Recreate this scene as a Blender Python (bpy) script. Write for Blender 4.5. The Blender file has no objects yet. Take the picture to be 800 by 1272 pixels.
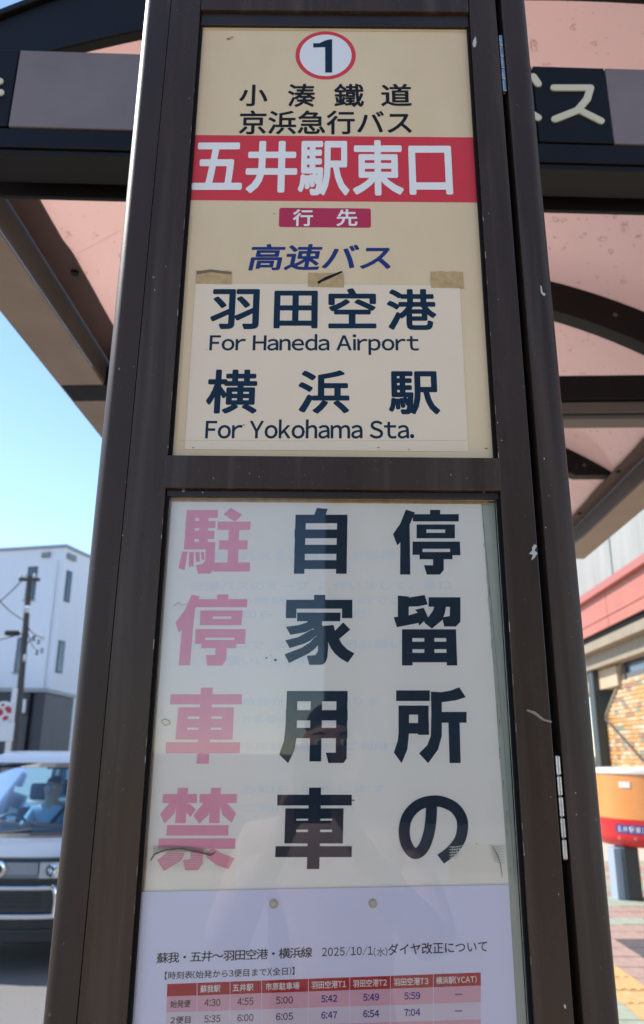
import bpy, bmesh, math, random
from mathutils import Vector, Matrix
from mathutils.geometry import tessellate_polygon
random.seed(7)
R = math.radians
scene = bpy.context.scene
col = scene.collection

# ------------------------------------------------------------------ camera
F_PX, CX, CY = 955.0, 400.0, 636.0          # focal length and centre in photo pixels (800 x 1272)
PITCH = R(17.3)
ROLL = math.atan(26 / 3063)
CAM = Vector((0, 0, 1.62))
_r = Vector((1, 0, 0)); _u = Vector((0, -math.sin(PITCH), math.cos(PITCH))); _f = Vector((0, math.cos(PITCH), math.sin(PITCH)))
CR = _r * math.cos(ROLL) + _u * math.sin(ROLL)
CU = _u * math.cos(ROLL) - _r * math.sin(ROLL)
CF = _f
cd = bpy.data.cameras.new('camera')
cam = bpy.data.objects.new('camera', cd); col.objects.link(cam)
m = Matrix((CR, CU, -CF)).transposed().to_4x4(); m.translation = CAM
cam.matrix_world = m
cd.sensor_fit = 'VERTICAL'; cd.sensor_height = 36.0
cd.lens = F_PX / 1272 * 36.0
cd.clip_start = 0.01; cd.clip_end = 2000
cd.dof.use_dof = True; cd.dof.focus_distance = 0.86; cd.dof.aperture_fstop = 7.5
scene.camera = cam
scene.render.resolution_x = 644; scene.render.resolution_y = 1024

# ------------------------------------------------------------------ light
SUN_EL, SUN_AZ = 46.0, -72.0                # azimuth from +Y, negative to the left
w = bpy.data.worlds.new('World'); scene.world = w; w.use_nodes = True
nt = w.node_tree; bg = nt.nodes['Background']
sky = nt.nodes.new('ShaderNodeTexSky'); sky.sky_type = 'NISHITA'; sky.sun_disc = False
sky.sun_elevation = R(SUN_EL); sky.sun_rotation = R(SUN_AZ); sky.air_density = 0.85; sky.dust_density = 0.0; sky.ozone_density = 2.0
nt.links.new(sky.outputs[0], bg.inputs[0]); bg.inputs[1].default_value = 0.095
sl = bpy.data.lights.new('sun', 'SUN'); sl.energy = 2.3; sl.angle = R(0.5); sl.color = (1, 0.95, 0.88)
so = bpy.data.objects.new('sun', sl); col.objects.link(so)
sdir = Vector((math.sin(R(SUN_AZ)) * math.cos(R(SUN_EL)), math.cos(R(SUN_AZ)) * math.cos(R(SUN_EL)), math.sin(R(SUN_EL))))
so.rotation_euler = sdir.to_track_quat('Z', 'Y').to_euler(); so.location = (0, 0, 30)
vs = scene.view_settings
vs.view_transform = 'Standard'; vs.look = 'None'; vs.gamma = 1; vs.exposure = 1.72; vs.use_curve_mapping = False
try:
    scene.cycles.max_bounces = 10; scene.cycles.transparent_max_bounces = 16; scene.cycles.transmission_bounces = 8
except Exception: pass

# ------------------------------------------------------------------ measuring helpers (photo pixel -> point on a plane of the place)
def ray(px, py): return CF * F_PX + CR * (px - CX) + CU * (CY - py)
def hitY(px, py, Y): d = ray(px, py); return CAM + d * (Y / d.y)
def hitZ(px, py, Z): d = ray(px, py); return CAM + d * ((Z - CAM.z) / d.z)
TH = R(2.35)
VD = Vector((math.sin(TH), math.cos(TH), 0)); UD = Vector((math.cos(TH), -math.sin(TH), 0))
def uv(u, v, z): return UD * u + VD * v + Vector((0, 0, z))       # street frame: u to the right, v away
def hitU(px, py, U):
    d = ray(px, py); p = d * (U / d.dot(UD)); return p.dot(VD), p.z + CAM.z

# ------------------------------------------------------------------ materials
def srgb(r, g, b):
    def c(x):
        x /= 255.0
        return x / 12.92 if x <= 0.04045 else ((x + 0.055) / 1.055) ** 2.4
    return (c(r), c(g), c(b), 1)
def mat(name, c, rough=0.6, metal=0.0, var=0.0, vscale=8.0, bump=0.0, bscale=60.0, coat=0.0, spec=0.5, c2=None, stretch=(1, 1, 1), rvar=0.0, detail=6):
    m = bpy.data.materials.new(name); m.use_nodes = True
    n = m.node_tree.nodes; l = m.node_tree.links; b = n['Principled BSDF']
    b.inputs['Base Color'].default_value = c; b.inputs['Roughness'].default_value = rough; b.inputs['Metallic'].default_value = metal
    b.inputs['Specular IOR Level'].default_value = spec
    if coat: b.inputs['Coat Weight'].default_value = coat; b.inputs['Coat Roughness'].default_value = 0.06
    if var or bump or rvar:
        tc = n.new('ShaderNodeTexCoord'); mp = n.new('ShaderNodeMapping'); mp.inputs['Scale'].default_value = stretch
        l.new(tc.outputs['Object'], mp.inputs[0])
    if var or rvar:
        nz = n.new('ShaderNodeTexNoise'); nz.inputs['Scale'].default_value = vscale; nz.inputs['Detail'].default_value = detail; nz.inputs['Roughness'].default_value = 0.65
        l.new(mp.outputs[0], nz.inputs['Vector'])
        rp = n.new('ShaderNodeValToRGB'); rp.color_ramp.elements[0].position = 0.32; rp.color_ramp.elements[1].position = 0.7
        d = c2 if c2 else tuple(x * (1 - var) for x in c[:3]) + (1,)
        rp.color_ramp.elements[0].color = d; rp.color_ramp.elements[1].color = c
        l.new(nz.outputs['Fac'], rp.inputs[0])
        if var: l.new(rp.outputs[0], b.inputs['Base Color'])
        if rvar:
            mr = n.new('ShaderNodeMapRange'); mr.inputs['To Min'].default_value = max(0, rough - rvar); mr.inputs['To Max'].default_value = rough + rvar
            l.new(nz.outputs['Fac'], mr.inputs['Value']); l.new(mr.outputs[0], b.inputs['Roughness'])
    if bump:
        nb = n.new('ShaderNodeTexNoise'); nb.inputs['Scale'].default_value = bscale; nb.inputs['Detail'].default_value = 4
        l.new(mp.outputs[0], nb.inputs['Vector'])
        bp = n.new('ShaderNodeBump'); bp.inputs['Strength'].default_value = bump; bp.inputs['Distance'].default_value = 0.002
        l.new(nb.outputs['Fac'], bp.inputs['Height']); l.new(bp.outputs[0], b.inputs['Normal'])
    return m
def glass_mat(name, tint, ior=1.5, rough=0.0, gl=1.0):
    m = bpy.data.materials.new(name); m.use_nodes = True
    n = m.node_tree.nodes; l = m.node_tree.links
    for x in list(n):
        if x.type != 'OUTPUT_MATERIAL': n.remove(x)
    o = [x for x in n if x.type == 'OUTPUT_MATERIAL'][0]
    t = n.new('ShaderNodeBsdfTransparent'); t.inputs[0].default_value = tint
    g = n.new('ShaderNodeBsdfGlossy'); g.inputs['Roughness'].default_value = rough; g.inputs['Color'].default_value = (gl, gl, gl, 1)
    f = n.new('ShaderNodeFresnel'); f.inputs[0].default_value = ior
    mx = n.new('ShaderNodeMixShader'); l.new(f.outputs[0], mx.inputs[0]); l.new(t.outputs[0], mx.inputs[1]); l.new(g.outputs[0], mx.inputs[2]); l.new(mx.outputs[0], o.inputs[0])
    return m
M = {}
M['bronze'] = mat('dark_bronze_paint', (0.048, 0.028, 0.017, 1), 0.27, 0.0, 0.35, 5, 0.12, 500, c2=(0.031, 0.019, 0.012, 1), stretch=(3, 3, 0.6), rvar=0.08, spec=0.24)
M['bronze2'] = mat('dark_bronze_paint_plain', (0.028, 0.019, 0.015, 1), 0.33, 0.0, 0.4, 9, 0.1, 300, rvar=0.1, stretch=(1, 1, 0.5), spec=.3)
M['black'] = mat('black_rubber', (0.004, 0.004, 0.004, 1), 0.85, spec=0.2)
M['steel'] = mat('worn_steel', (0.52, 0.51, 0.50, 1), 0.30, 1.0, 0.4, 60, rvar=0.12)
M['cream'] = mat('aged_cream_board', (0.70, 0.53, 0.32, 1), 0.36, 0, 0.12, 3, 0.05, 80, spec=.35, c2=(0.58, 0.42, 0.235, 1), stretch=(1, 1, .5))
M['paper'] = mat('aged_print_sheet', (0.74, 0.585, 0.405, 1), 0.33, 0, 0.07, 3.5, 0.06, 25)
M['tape'] = mat('aged_brown_tape', (0.54, 0.36, 0.16, 1), 0.35, 0, 0.35, 90, .3, 90, spec=.3)
M['white_sheet'] = mat('white_vinyl_sheet', (0.90, 0.835, 0.755, 1), 0.35, 0, 0.07, 4, 0.35, 14, c2=(0.85, 0.775, 0.675, 1))
M['board'] = mat('pale_green_back_board', (0.52, 0.55, 0.45, 1), 0.5, 0, 0.25, 6, c2=(0.40, 0.42, 0.33, 1), stretch=(3, 1, .4))
M['tt_paper'] = mat('printed_lavender_paper', (0.70, 0.67, 0.81, 1), 0.4, 0, 0.05, 3, 0.1, 10)
M['navy'] = mat('navy_ink', (0.010, 0.028, 0.052, 1), 0.35, 0, 0.3, 18, spec=.15, c2=(0.007, 0.019, 0.037, 1))
M['ink'] = mat('black_ink', (0.010, 0.011, 0.014, 1), 0.4, spec=.15)
M['blue'] = mat('blue_ink', (0.018, 0.034, 0.14, 1), 0.4, spec=.15)
M['red'] = mat('red_print', (0.62, 0.028, 0.032, 1), 0.35, 0, 0.12, 5)
M['crimson'] = mat('crimson_print', (0.42, 0.015, 0.05, 1), 0.35)
M['white_ink'] = mat('white_ink', (0.74, 0.70, 0.64, 1), 0.4)
M['white_disc'] = mat('white_disc_print', (0.68, 0.66, 0.62, 1), 0.4)
M['faded'] = mat('faded_pink_ink', (0.86, 0.38, 0.47, 1), 0.35, 0, 0.2, 9, spec=.2, c2=(0.78, 0.28, 0.38, 1))
M['ghost'] = mat('faint_show_through_ink', (0.79, 0.765, 0.745, 1), 0.35)
M['tt_head'] = mat('table_header_red', (0.40, 0.010, 0.018, 1), 0.4, spec=.1)
M['tt_pink'] = mat('table_row_pink', (0.68, 0.36, 0.42, 1), 0.4, spec=.15)
M['tt_pale'] = mat('table_row_pale', (0.64, 0.54, 0.60, 1), 0.4)
M['tt_blue'] = mat('table_blue_ink', (0.015, 0.02, 0.20, 1), 0.4, spec=.1)
M['acrylic'] = glass_mat('clear_acrylic', (0.985, 0.99, 0.985, 1), 1.34)
M['clear_tape'] = glass_mat('clear_tape', (0.992, 0.988, 0.975, 1), 1.15, 0.1)
M['brown_dirt'] = mat('dirt_brown', (0.16, 0.11, 0.06, 1), 0.8)
M['chip'] = mat('chipped_paint_grey', (0.42, 0.40, 0.36, 1), 0.7)
M['mauve'] = mat('mauve_grey_panel', (0.20, 0.155, 0.15, 1), 0.6, 0, 0.15, 4, spec=.3, c2=(0.155, 0.12, 0.118, 1))
M['cream_ink'] = mat('cream_raised_lettering', (0.58, 0.51, 0.34, 1), 0.5)
M['beam_black'] = mat('black_bronze_steel', (0.0065, 0.005, 0.0045, 1), 0.5, 0, 0.4, 12, rvar=0.1, spec=.22)
M['plate_brown'] = mat('brown_eave_plate', (0.075, 0.036, 0.030, 1), 0.5, 0, 0.35, 7, rvar=0.1)
M['gutter_beige'] = mat('beige_gutter_underside', (0.27, 0.21, 0.155, 1), 0.45, 0, 0.25, 4, rvar=0.08, spec=.3)
M['gutter_grey'] = mat('grey_brown_gutter_side', (0.10, 0.085, 0.07, 1), 0.45, 0, 0.2, 5)

def roof_mat():
    m = bpy.data.materials.new('pink_translucent_sheet'); m.use_nodes = True
    n = m.node_tree.nodes; l = m.node_tree.links
    for x in list(n):
        if x.type != 'OUTPUT_MATERIAL': n.remove(x)
    o = [x for x in n if x.type == 'OUTPUT_MATERIAL'][0]
    tc = n.new('ShaderNodeTexCoord')
    vo = n.new('ShaderNodeTexVoronoi'); vo.inputs['Scale'].default_value = 21; vo.inputs['Randomness'].default_value = 1
    nz = n.new('ShaderNodeTexNoise'); nz.inputs['Scale'].default_value = 30; nz.inputs['Detail'].default_value = 3
    av = n.new('ShaderNodeVectorMath'); av.operation = 'MULTIPLY_ADD'; av.inputs[1].default_value = (.06, .06, .06)
    l.new(nz.outputs['Color'], av.inputs[0]); l.new(tc.outputs['Object'], av.inputs[2]); l.new(av.outputs[0], vo.inputs['Vector'])
    # rings of dried dirt round old drops
    ring = n.new('ShaderNodeValToRGB'); e = ring.color_ramp.elements
    e[0].position = 0.10; e[0].color = (0, 0, 0, 1); e[1].position = 0.24; e[1].color = (0, 0, 0, 1)
    a = e.new(0.15); a.color = (1, 1, 1, 1); b2 = e.new(0.19); b2.color = (.3, .3, .3, 1)
    l.new(vo.outputs['Distance'], ring.inputs[0])
    sel = n.new('ShaderNodeMath'); sel.operation = 'GREATER_THAN'; sel.inputs[1].default_value = 0.5
    sx = n.new('ShaderNodeSeparateColor'); l.new(vo.outputs['Color'], sx.inputs[0]); l.new(sx.outputs[0], sel.inputs[0])
    mu = n.new('ShaderNodeMath'); mu.operation = 'MULTIPLY'; l.new(ring.outputs[0], mu.inputs[0]); l.new(sel.outputs[0], mu.inputs[1])
    sp = n.new('ShaderNodeTexNoise'); sp.inputs['Scale'].default_value = 90; l.new(tc.outputs['Object'], sp.inputs['Vector'])
    spr = n.new('ShaderNodeValToRGB'); spr.color_ramp.elements[0].position = 0.69; spr.color_ramp.elements[1].position = 0.76; l.new(sp.outputs['Fac'], spr.inputs[0])
    ad = n.new('ShaderNodeMath'); ad.operation = 'MAXIMUM'; l.new(mu.outputs[0], ad.inputs[0]); l.new(spr.outputs[0], ad.inputs[1])
    sc = n.new('ShaderNodeMath'); sc.operation = 'MULTIPLY'; sc.inputs[1].default_value = 0.55; l.new(ad.outputs[0], sc.inputs[0])
    big = n.new('ShaderNodeTexNoise'); big.inputs['Scale'].default_value = 1.6; big.inputs['Detail'].default_value = 4; l.new(tc.outputs['Object'], big.inputs['Vector'])
    cmx = n.new('ShaderNodeMix'); cmx.data_type = 'RGBA'; cmx.inputs[6].default_value = (0.89, 0.66, 0.60, 1); cmx.inputs[7].default_value = (0.94, 0.75, 0.69, 1); l.new(big.outputs['Fac'], cmx.inputs[0])
    cm = n.new('ShaderNodeMix'); cm.data_type = 'RGBA'; cm.inputs[7].default_value = (0.30, 0.18, 0.15, 1); l.new(sc.outputs[0], cm.inputs[0]); l.new(cmx.outputs[2], cm.inputs[6])
    t = n.new('ShaderNodeBsdfTranslucent'); d = n.new('ShaderNodeBsdfDiffuse'); l.new(cm.outputs[2], t.inputs[0]); l.new(cm.outputs[2], d.inputs[0])
    m1 = n.new('ShaderNodeMixShader'); m1.inputs[0].default_value = 0.35; l.new(t.outputs[0], m1.inputs[1]); l.new(d.outputs[0], m1.inputs[2])
    g = n.new('ShaderNodeBsdfGlossy'); g.inputs['Roughness'].default_value = 0.15; f = n.new('ShaderNodeFresnel'); f.inputs[0].default_value = 1.4
    m2 = n.new('ShaderNodeMixShader'); l.new(f.outputs[0], m2.inputs[0]); l.new(m1.outputs[0], m2.inputs[1]); l.new(g.outputs[0], m2.inputs[2])
    l.new(m2.outputs[0], o.inputs[0])
    return m
M['roof'] = roof_mat()

def grime(name, specks=True, streak=True):
    m = M[name]; n = m.node_tree.nodes; l = m.node_tree.links; b = n['Principled BSDF']
    src = b.inputs['Base Color'].links[0].from_socket
    tc = n.new('ShaderNodeTexCoord'); mp = n.new('ShaderNodeMapping'); mp.inputs['Scale'].default_value = (55, 55, 2.2); l.new(tc.outputs['Object'], mp.inputs[0])
    s1 = n.new('ShaderNodeTexNoise'); s1.inputs['Scale'].default_value = 1; s1.inputs['Detail'].default_value = 6; l.new(mp.outputs[0], s1.inputs['Vector'])
    r1 = n.new('ShaderNodeValToRGB'); r1.color_ramp.elements[0].position = .50; r1.color_ramp.elements[1].position = .80; r1.color_ramp.elements[1].color = (.34, .34, .34, 1); l.new(s1.outputs['Fac'], r1.inputs[0])
    m1 = n.new('ShaderNodeMix'); m1.data_type = 'RGBA'; m1.inputs[7].default_value = (.13, .10, .075, 1); l.new(r1.outputs[0], m1.inputs[0]); l.new(src, m1.inputs[6])
    s2 = n.new('ShaderNodeTexNoise'); s2.inputs['Scale'].default_value = 260; s2.inputs['Detail'].default_value = 2; l.new(tc.outputs['Object'], s2.inputs['Vector'])
    r2 = n.new('ShaderNodeValToRGB'); r2.color_ramp.elements[0].position = .70; r2.color_ramp.elements[1].position = .78; r2.color_ramp.elements[1].color = (.6, .6, .6, 1); l.new(s2.outputs['Fac'], r2.inputs[0])
    m2 = n.new('ShaderNodeMix'); m2.data_type = 'RGBA'; m2.inputs[7].default_value = (.20, .17, .14, 1); l.new(r2.outputs[0], m2.inputs[0]); l.new(m1.outputs[2], m2.inputs[6])
    l.new(m2.outputs[2], b.inputs['Base Color'])
M['bronze_post'] = mat('dark_bronze_post_paint', (0.042, 0.025, 0.016, 1), 0.46, 0.0, 0.35, 5, 0.12, 500, stretch=(3, 3, 0.6), rvar=0.08, spec=0.25)
for k_ in ('bronze', 'bronze_post'): grime(k_)

# ------------------------------------------------------------------ mesh helpers
class MB:
    def __init__(s): s.v = []; s.f = []
    def add(s, vs_, fs): o = len(s.v); s.v += [tuple(x) for x in vs_]; s.f += [tuple(i + o for i in f) for f in fs]; return s
    def box(s, x0, x1, y0, y1, z0, z1, T=None):
        p = [Vector((x, y, z)) for z in (z0, z1) for y in (y0, y1) for x in (x0, x1)]
        if T: p = [T(q) for q in p]
        return s.add(p, [(0, 2, 3, 1), (4, 5, 7, 6), (0, 1, 5, 4), (2, 6, 7, 3), (0, 4, 6, 2), (1, 3, 7, 5)])
    def poly(s, pts):                                   # flat polygon, any outline, facing whatever way
        tri = tessellate_polygon([[Vector(p) for p in pts]])
        return s.add(pts, tri)
    def prism(s, pts, d):                               # outline extruded along vector d
        n = len(pts); d = Vector(d); a = [Vector(p) for p in pts]; b = [p + d for p in a]
        tri = [tuple(t) for t in tessellate_polygon([a])]
        return s.add(a + b, tri + [tuple(i + n for i in reversed(t)) for t in tri] + [(i, (i + 1) % n, (i + 1) % n + n, i + n) for i in range(n)])
    def tube(s, pts, r, n=10, cap=True):
        pts = [Vector(p) for p in pts]; rs = r if isinstance(r, (list, tuple)) else [r] * len(pts)
        o = len(s.v); up = None
        for i, p in enumerate(pts):
            t = (pts[min(i + 1, len(pts) - 1)] - pts[max(i - 1, 0)]).normalized()
            if up is None: up = t.orthogonal().normalized()
            up = (up - t * up.dot(t)).normalized(); sd = t.cross(up)
            for k in range(n):
                a = 2 * math.pi * k / n; s.v.append(tuple(p + (up * math.cos(a) + sd * math.sin(a)) * rs[i]))
        for i in range(len(pts) - 1):
            for k in range(n):
                a = o + i * n + k; b = o + i * n + (k + 1) % n; s.f.append((a, b, b + n, a + n))
        if cap: s.f.append(tuple(o + k for k in reversed(range(n)))); s.f.append(tuple(o + (len(pts) - 1) * n + k for k in range(n)))
        return s
    def lathe(s, c, prof, n=32, axis='Z'):
        c = Vector(c); o = len(s.v)
        for (r, h) in prof:
            for k in range(n):
                a = 2 * math.pi * k / n
                q = Vector((r * math.cos(a), r * math.sin(a), h))
                if axis == 'Y': q = Vector((q.x, q.z, q.y))
                if axis == 'X': q = Vector((q.z, q.x, q.y))
                s.v.append(tuple(c + q))
        for i in range(len(prof) - 1):
            for k in range(n):
                a = o + i * n + k; b = o + i * n + (k + 1) % n; s.f.append((a, b, b + n, a + n))
        s.f.append(tuple(o + k for k in reversed(range(n)))); s.f.append(tuple(o + (len(prof) - 1) * n + k for k in range(n)))
        return s
    def build(s, name, m, parent=None, bevel=0, smooth=False, seg=2, recalc=True):
        me = bpy.data.meshes.new(name); me.from_pydata(s.v, [], s.f)
        ms = m if isinstance(m, (list, tuple)) else [m]
        for q in ms: me.materials.append(M[q] if isinstance(q, str) else q)
        if recalc:
            b = bmesh.new(); b.from_mesh(me); bmesh.ops.recalc_face_normals(b, faces=b.faces); b.to_mesh(me); b.free()
        me.update()
        ob = bpy.data.objects.new(name, me); col.objects.link(ob)
        if parent: ob.parent = parent; ob.matrix_parent_inverse = Matrix()
        if parent is not None:
            off = world_off(parent); me.transform(Matrix.Translation(-off))
        if bevel:
            md = ob.modifiers.new('bevel', 'BEVEL'); md.width = bevel; md.segments = seg; md.limit_method = 'ANGLE'; md.angle_limit = R(35)
        if smooth:
            for p in me.polygons: p.use_smooth = True
            try: me.set_sharp_from_angle(angle=R(38))
            except Exception: pass
        return ob
def world_off(o):
    v = Vector((0, 0, 0))
    while o is not None: v += o.location; o = o.parent
    return v
def tag(o, label=None, cat=None, group=None, kind=None):
    if label: o['label'] = label
    if cat: o['category'] = cat
    if group: o['group'] = group
    if kind: o['kind'] = kind
    return o
def empty(name, loc, label, cat, group=None):
    e = bpy.data.objects.new(name, None); e.empty_display_size = 0.1; col.objects.link(e); e.location = loc
    return tag(e, label, cat, group)

# ------------------------------------------------------------------ lettering
def fw(c): return chr(ord(c) + 0xFEE0) if '!' <= c <= '~' else c
LINES = {}
TEXTS = '小湊鐵道京浜急行バス五井駅東口先高速羽田空港横浜駅ForHanedaAirportYokohamaSta.1蘇我・～線2025/(水)ダイヤ改正について【】時刻表始発から3便目まで全日市原駐車場T123YCAT4:59607802ーご乗の際オープに伴いお知客様ためりますて、停留所はでを利用くだ願しアウト'
GL = {}
def load_glyphs():
    tmp = []
    for c in sorted(set(fw(x) for x in TEXTS)):
        cu = bpy.data.curves.new('glyph', 'FONT'); cu.body = c; cu.size = 1; cu.resolution_u = 3
        o = bpy.data.objects.new('glyph', cu); col.objects.link(o); tmp.append((c, o, cu))
    bpy.context.view_layer.update(); dg = bpy.context.evaluated_depsgraph_get()
    for c, o, cu in tmp:
        me = bpy.data.meshes.new_from_object(o.evaluated_get(dg))
        GL[c] = ([(v.co.x, v.co.y) for v in me.vertices], [tuple(p.vertices) for p in me.polygons])
        bpy.data.meshes.remove(me)
    for c, o, cu in tmp: bpy.data.objects.remove(o); bpy.data.curves.remove(cu)
load_glyphs()
def layout(s, gap=0.09, cjk_adv=1.0):
    V = []; Fc = []; x = 0
    for c in s:
        if c == ' ': x += 0.28; continue
        if c == '　': x += cjk_adv; continue
        g = GL.get(fw(c))
        if not g or not g[0]: x += 0.5; continue
        o = len(V)
        if '!' <= c <= '~':
            mn = min(p[0] for p in g[0]); mxx = max(p[0] for p in g[0])
            k_ = .55 if c == '/' else 1.0
            V += [((p[0] - mn) * k_ + x, p[1]) for p in g[0]]; x += (mxx - mn) * k_ + gap * (1 if c != '/' else .6)
        else:
            V += [(p[0] + x, p[1]) for p in g[0]]; x += cjk_adv
        Fc += [tuple(i + o for i in f) for f in g[1]]
    return V, Fc
def text(name, s, tl, tr, ybot, Y, m, parent, bold=0.0, n=10, gap=0.09, adv=1.0, italic=0.0, refs=None):
    """tl / tr: photo pixels of the upper corners of the printed line, ybot: pixel of its foot at the left"""
    V, Fc = layout(s, gap, adv)
    if refs is None: x0 = min(p[0] for p in V); x1 = max(p[0] for p in V); y0 = min(p[1] for p in V); y1 = max(p[1] for p in V)
    A = hitY(*tl, Y); B = hitY(*tr, Y); h = A.z - hitY(tl[0], ybot, Y).z
    b = MB(); rings = [(0, 0)] + ([(bold * math.cos(2 * math.pi * k / n), bold * math.sin(2 * math.pi * k / n)) for k in range(n)] if bold else [])
    if bold: x0 -= bold; x1 += bold; y0 -= bold; y1 += bold
    for k, (dx, dy) in enumerate(rings):
        vv = []
        for (x, y) in V:
            fx = (x + dx - x0) / (x1 - x0); fy = (y1 - (y + dy)) / (y1 - y0)
            vv.append((A.x + (B.x - A.x) * fx + italic * h * (1 - fy), Y - k * 6e-6, A.z + (B.z - A.z) * fx - h * fy))
        b.add(vv, Fc)
    return b.build(name, m, parent, recalc=False)
def strokes(name, o, s, polys, Y, m, parent, z0=0):
    b = MB()
    for k, P in enumerate(polys):
        pts = [hitY(o[0] + x / s, o[1] + y / s, Y - (k + z0) * 6e-6) for (x, y) in P]
        b.poly(pts)
    return b.build(name, m, parent, recalc=False)
def smooth_path(P, n=6, closed=False):
    out = []; L = len(P)
    for i in range(L - 1):
        p0 = Vector(P[max(i - 1, 0)]); p1 = Vector(P[i]); p2 = Vector(P[i + 1]); p3 = Vector(P[min(i + 2, L - 1)])
        for k in range(n):
            t = k / n
            out.append(0.5 * ((2 * p1) + (-p0 + p2) * t + (2 * p0 - 5 * p1 + 4 * p2 - p3) * t * t + (-p0 + 3 * p1 - 3 * p2 + p3) * t ** 3))
    out.append(Vector(P[-1])); return out
def ribbon(P, wd):                                      # quads along a smoothed 2D path
    pts = smooth_path([(x, y, 0) for x, y in P]); ws = []
    q = []
    for i, p in enumerate(pts):
        t = (pts[min(i + 1, len(pts) - 1)] - pts[max(i - 1, 0)]).normalized(); nrm = Vector((-t.y, t.x, 0)) * wd / 2
        q.append((p + nrm, p - nrm))
    return [[(a[0].x, a[0].y), (b_[0].x, b_[0].y), (b_[1].x, b_[1].y), (a[1].x, a[1].y)] for a, b_ in zip(q, q[1:])]
def disc(o, rx, ry, n=40): return [(o[0] + rx * math.cos(2 * math.pi * k / n), o[1] + ry * math.sin(2 * math.pi * k / n)) for k in range(n)]
def px_rect(name, pts, Y, m, parent, thick=0.0):
    b = MB(); w_ = [hitY(x, y, Y) for x, y in pts]
    if thick: b.prism(w_, (0, thick, 0))
    else: b.poly(w_)
    return b.build(name, m, parent)

#=====================================================================  SETTING
# (ground, buildings and shelter first, then the stop sign, then small things)
M['asphalt'] = mat('asphalt', (0.24, 0.23, 0.215, 1), 0.9, 0, 0.45, 110, 0.8, 220, c2=(0.11, 0.105, 0.10, 1), detail=3)
M['paving'] = mat('plain_paving', (0.56, 0.47, 0.38, 1), 0.85, 0, 0.3, 12, 0.3, 80)
M['kerb'] = mat('kerb_concrete', (0.42, 0.40, 0.36, 1), 0.85, 0, 0.3, 10, 0.4, 90)
b = MB(); b.add([(-400, -400, 0), (400, -400, 0), (400, 400, 0), (-400, 400, 0)], [(0, 1, 2, 3)])
tag(b.build('road', 'asphalt'), kind='structure')
SW = 0.10                                              # pavement level
X0T, X1T, Y0T, NY = 1.35, 4.95, 5.0, 25                # field of single paving slabs
b = MB()
b.box(-0.95, 14, -3, Y0T, 0.0, SW); b.box(-0.95, X0T, Y0T, 60, 0.0, SW); b.box(X1T, 14, Y0T, 60, 0, SW); b.box(X0T, X1T, Y0T + NY * .3, 60, 0, SW); b.box(X0T, X1T, Y0T, Y0T + NY * .3, 0.0, SW - 0.012)
pv = b.build('pavement', 'paving'); tag(pv, kind='structure')
b = MB(); b.box(-1.10, -0.955, -3, 60, 0.0, SW + 0.01)
tag(b.build('kerb', 'kerb', bevel=0.015), kind='structure')
b = MB(); b.box(-30, 30, -9.5, -3.004, 0, SW)  # unseen pale square, added to bounce warm light onto the sign
M['bounce_paving'] = mat('pale_bounce_paving', (0.60, 0.51, 0.41, 1), 0.85, 0, 0.2, 3, 0.2, 60)
tag(b.build('square', 'bounce_paving'), kind='structure')
SL = {k: mat('slab_' + k, c, 0.8, 0, 0.3, 14, 0.3, 120) for k, c in {
    'pink': (0.40, 0.27, 0.22, 1), 'green': (0.34, 0.38, 0.29, 1), 'tan': (0.42, 0.34, 0.24, 1), 'slate': (0.10, 0.088, 0.09, 1), 'yellow': (0.60, 0.38, 0.16, 1)}.items()}
slab_me = {}
def slab_mesh(k):
    if k not in slab_me:
        q = MB(); e = 0.006
        q.add([(e, e, 0), (.3 - e, e, 0), (.3 - e, .3 - e, 0), (e, .3 - e, 0), (e, e, -.02), (.3 - e, e, -.02), (.3 - e, .3 - e, -.02), (e, .3 - e, -.02)],
              [(0, 1, 2, 3), (0, 4, 5, 1), (1, 5, 6, 2), (2, 6, 7, 3), (3, 7, 4, 0)])
        if k == 'yellow':
            for i in range(4):
                x = 0.035 + i * 0.066
                q.box(x, x + 0.032, 0.02, 0.28, -0.001, 0.005)
        o = q.build('paving_slab', SL[k]); slab_me[k] = o.data; bpy.data.objects.remove(o)
    return slab_me[k]
for i in range(12):
    for j in range(NY):
        x = X0T + i * .3; y = Y0T + j * .3
        if x < 1.9: k = 'green'
        elif x < 2.2: k = 'yellow'
        elif x < 2.5 and y < 7.4: k = 'pink'
        elif y < 7.4: k = 'slate' if (y > 6.1) else 'green'
        else: k = ['pink', 'green', 'green', 'pink', 'tan', 'green', 'pink', 'pink', 'green', 'tan'][int((y - 7.4) / .3) % 10]
        o = bpy.data.objects.new('paving_slab', slab_mesh(k)); col.objects.link(o); o.parent = pv
        o.location = (x, y, SW + random.uniform(-.002, .001)); o.rotation_euler = (random.uniform(-.004, .004), random.uniform(-.004, .004), 0)

# ---- white building, left, with an annex in front
M['wwall'] = mat('white_render', (0.74, 0.75, 0.78, 1), 0.7, 0, 0.05, 1.2, stretch=(1, 1, .2))
M['wglass'] = mat('window_glass_blue', (0.03, 0.06, 0.09, 1), 0.08, 0, 0, spec=0.8)
M['wframe'] = mat('dark_window_frame', (0.05, 0.055, 0.065, 1), 0.5)
M['coping'] = mat('grey_coping', (0.30, 0.31, 0.33, 1), 0.6)
M['vent'] = mat('vent_grey', (0.22, 0.23, 0.25, 1), 0.6)
BC = hitY(82, 680, 35); BA = R(14)
bz = BC.z
e = empty('white_building', (BC.x, BC.y, 0), 'white three storey rendered building with narrow tall windows behind the utility pole', 'building')
b1 = Vector((-math.cos(BA), math.sin(BA), 0)); b2 = Vector((math.sin(BA), math.cos(BA), 0))   # along the left face, along the right face
P0 = Vector((BC.x, BC.y, 0))
def bp_(a, c, z): return P0 + b1 * a + b2 * c + Vector((0, 0, z))
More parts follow.
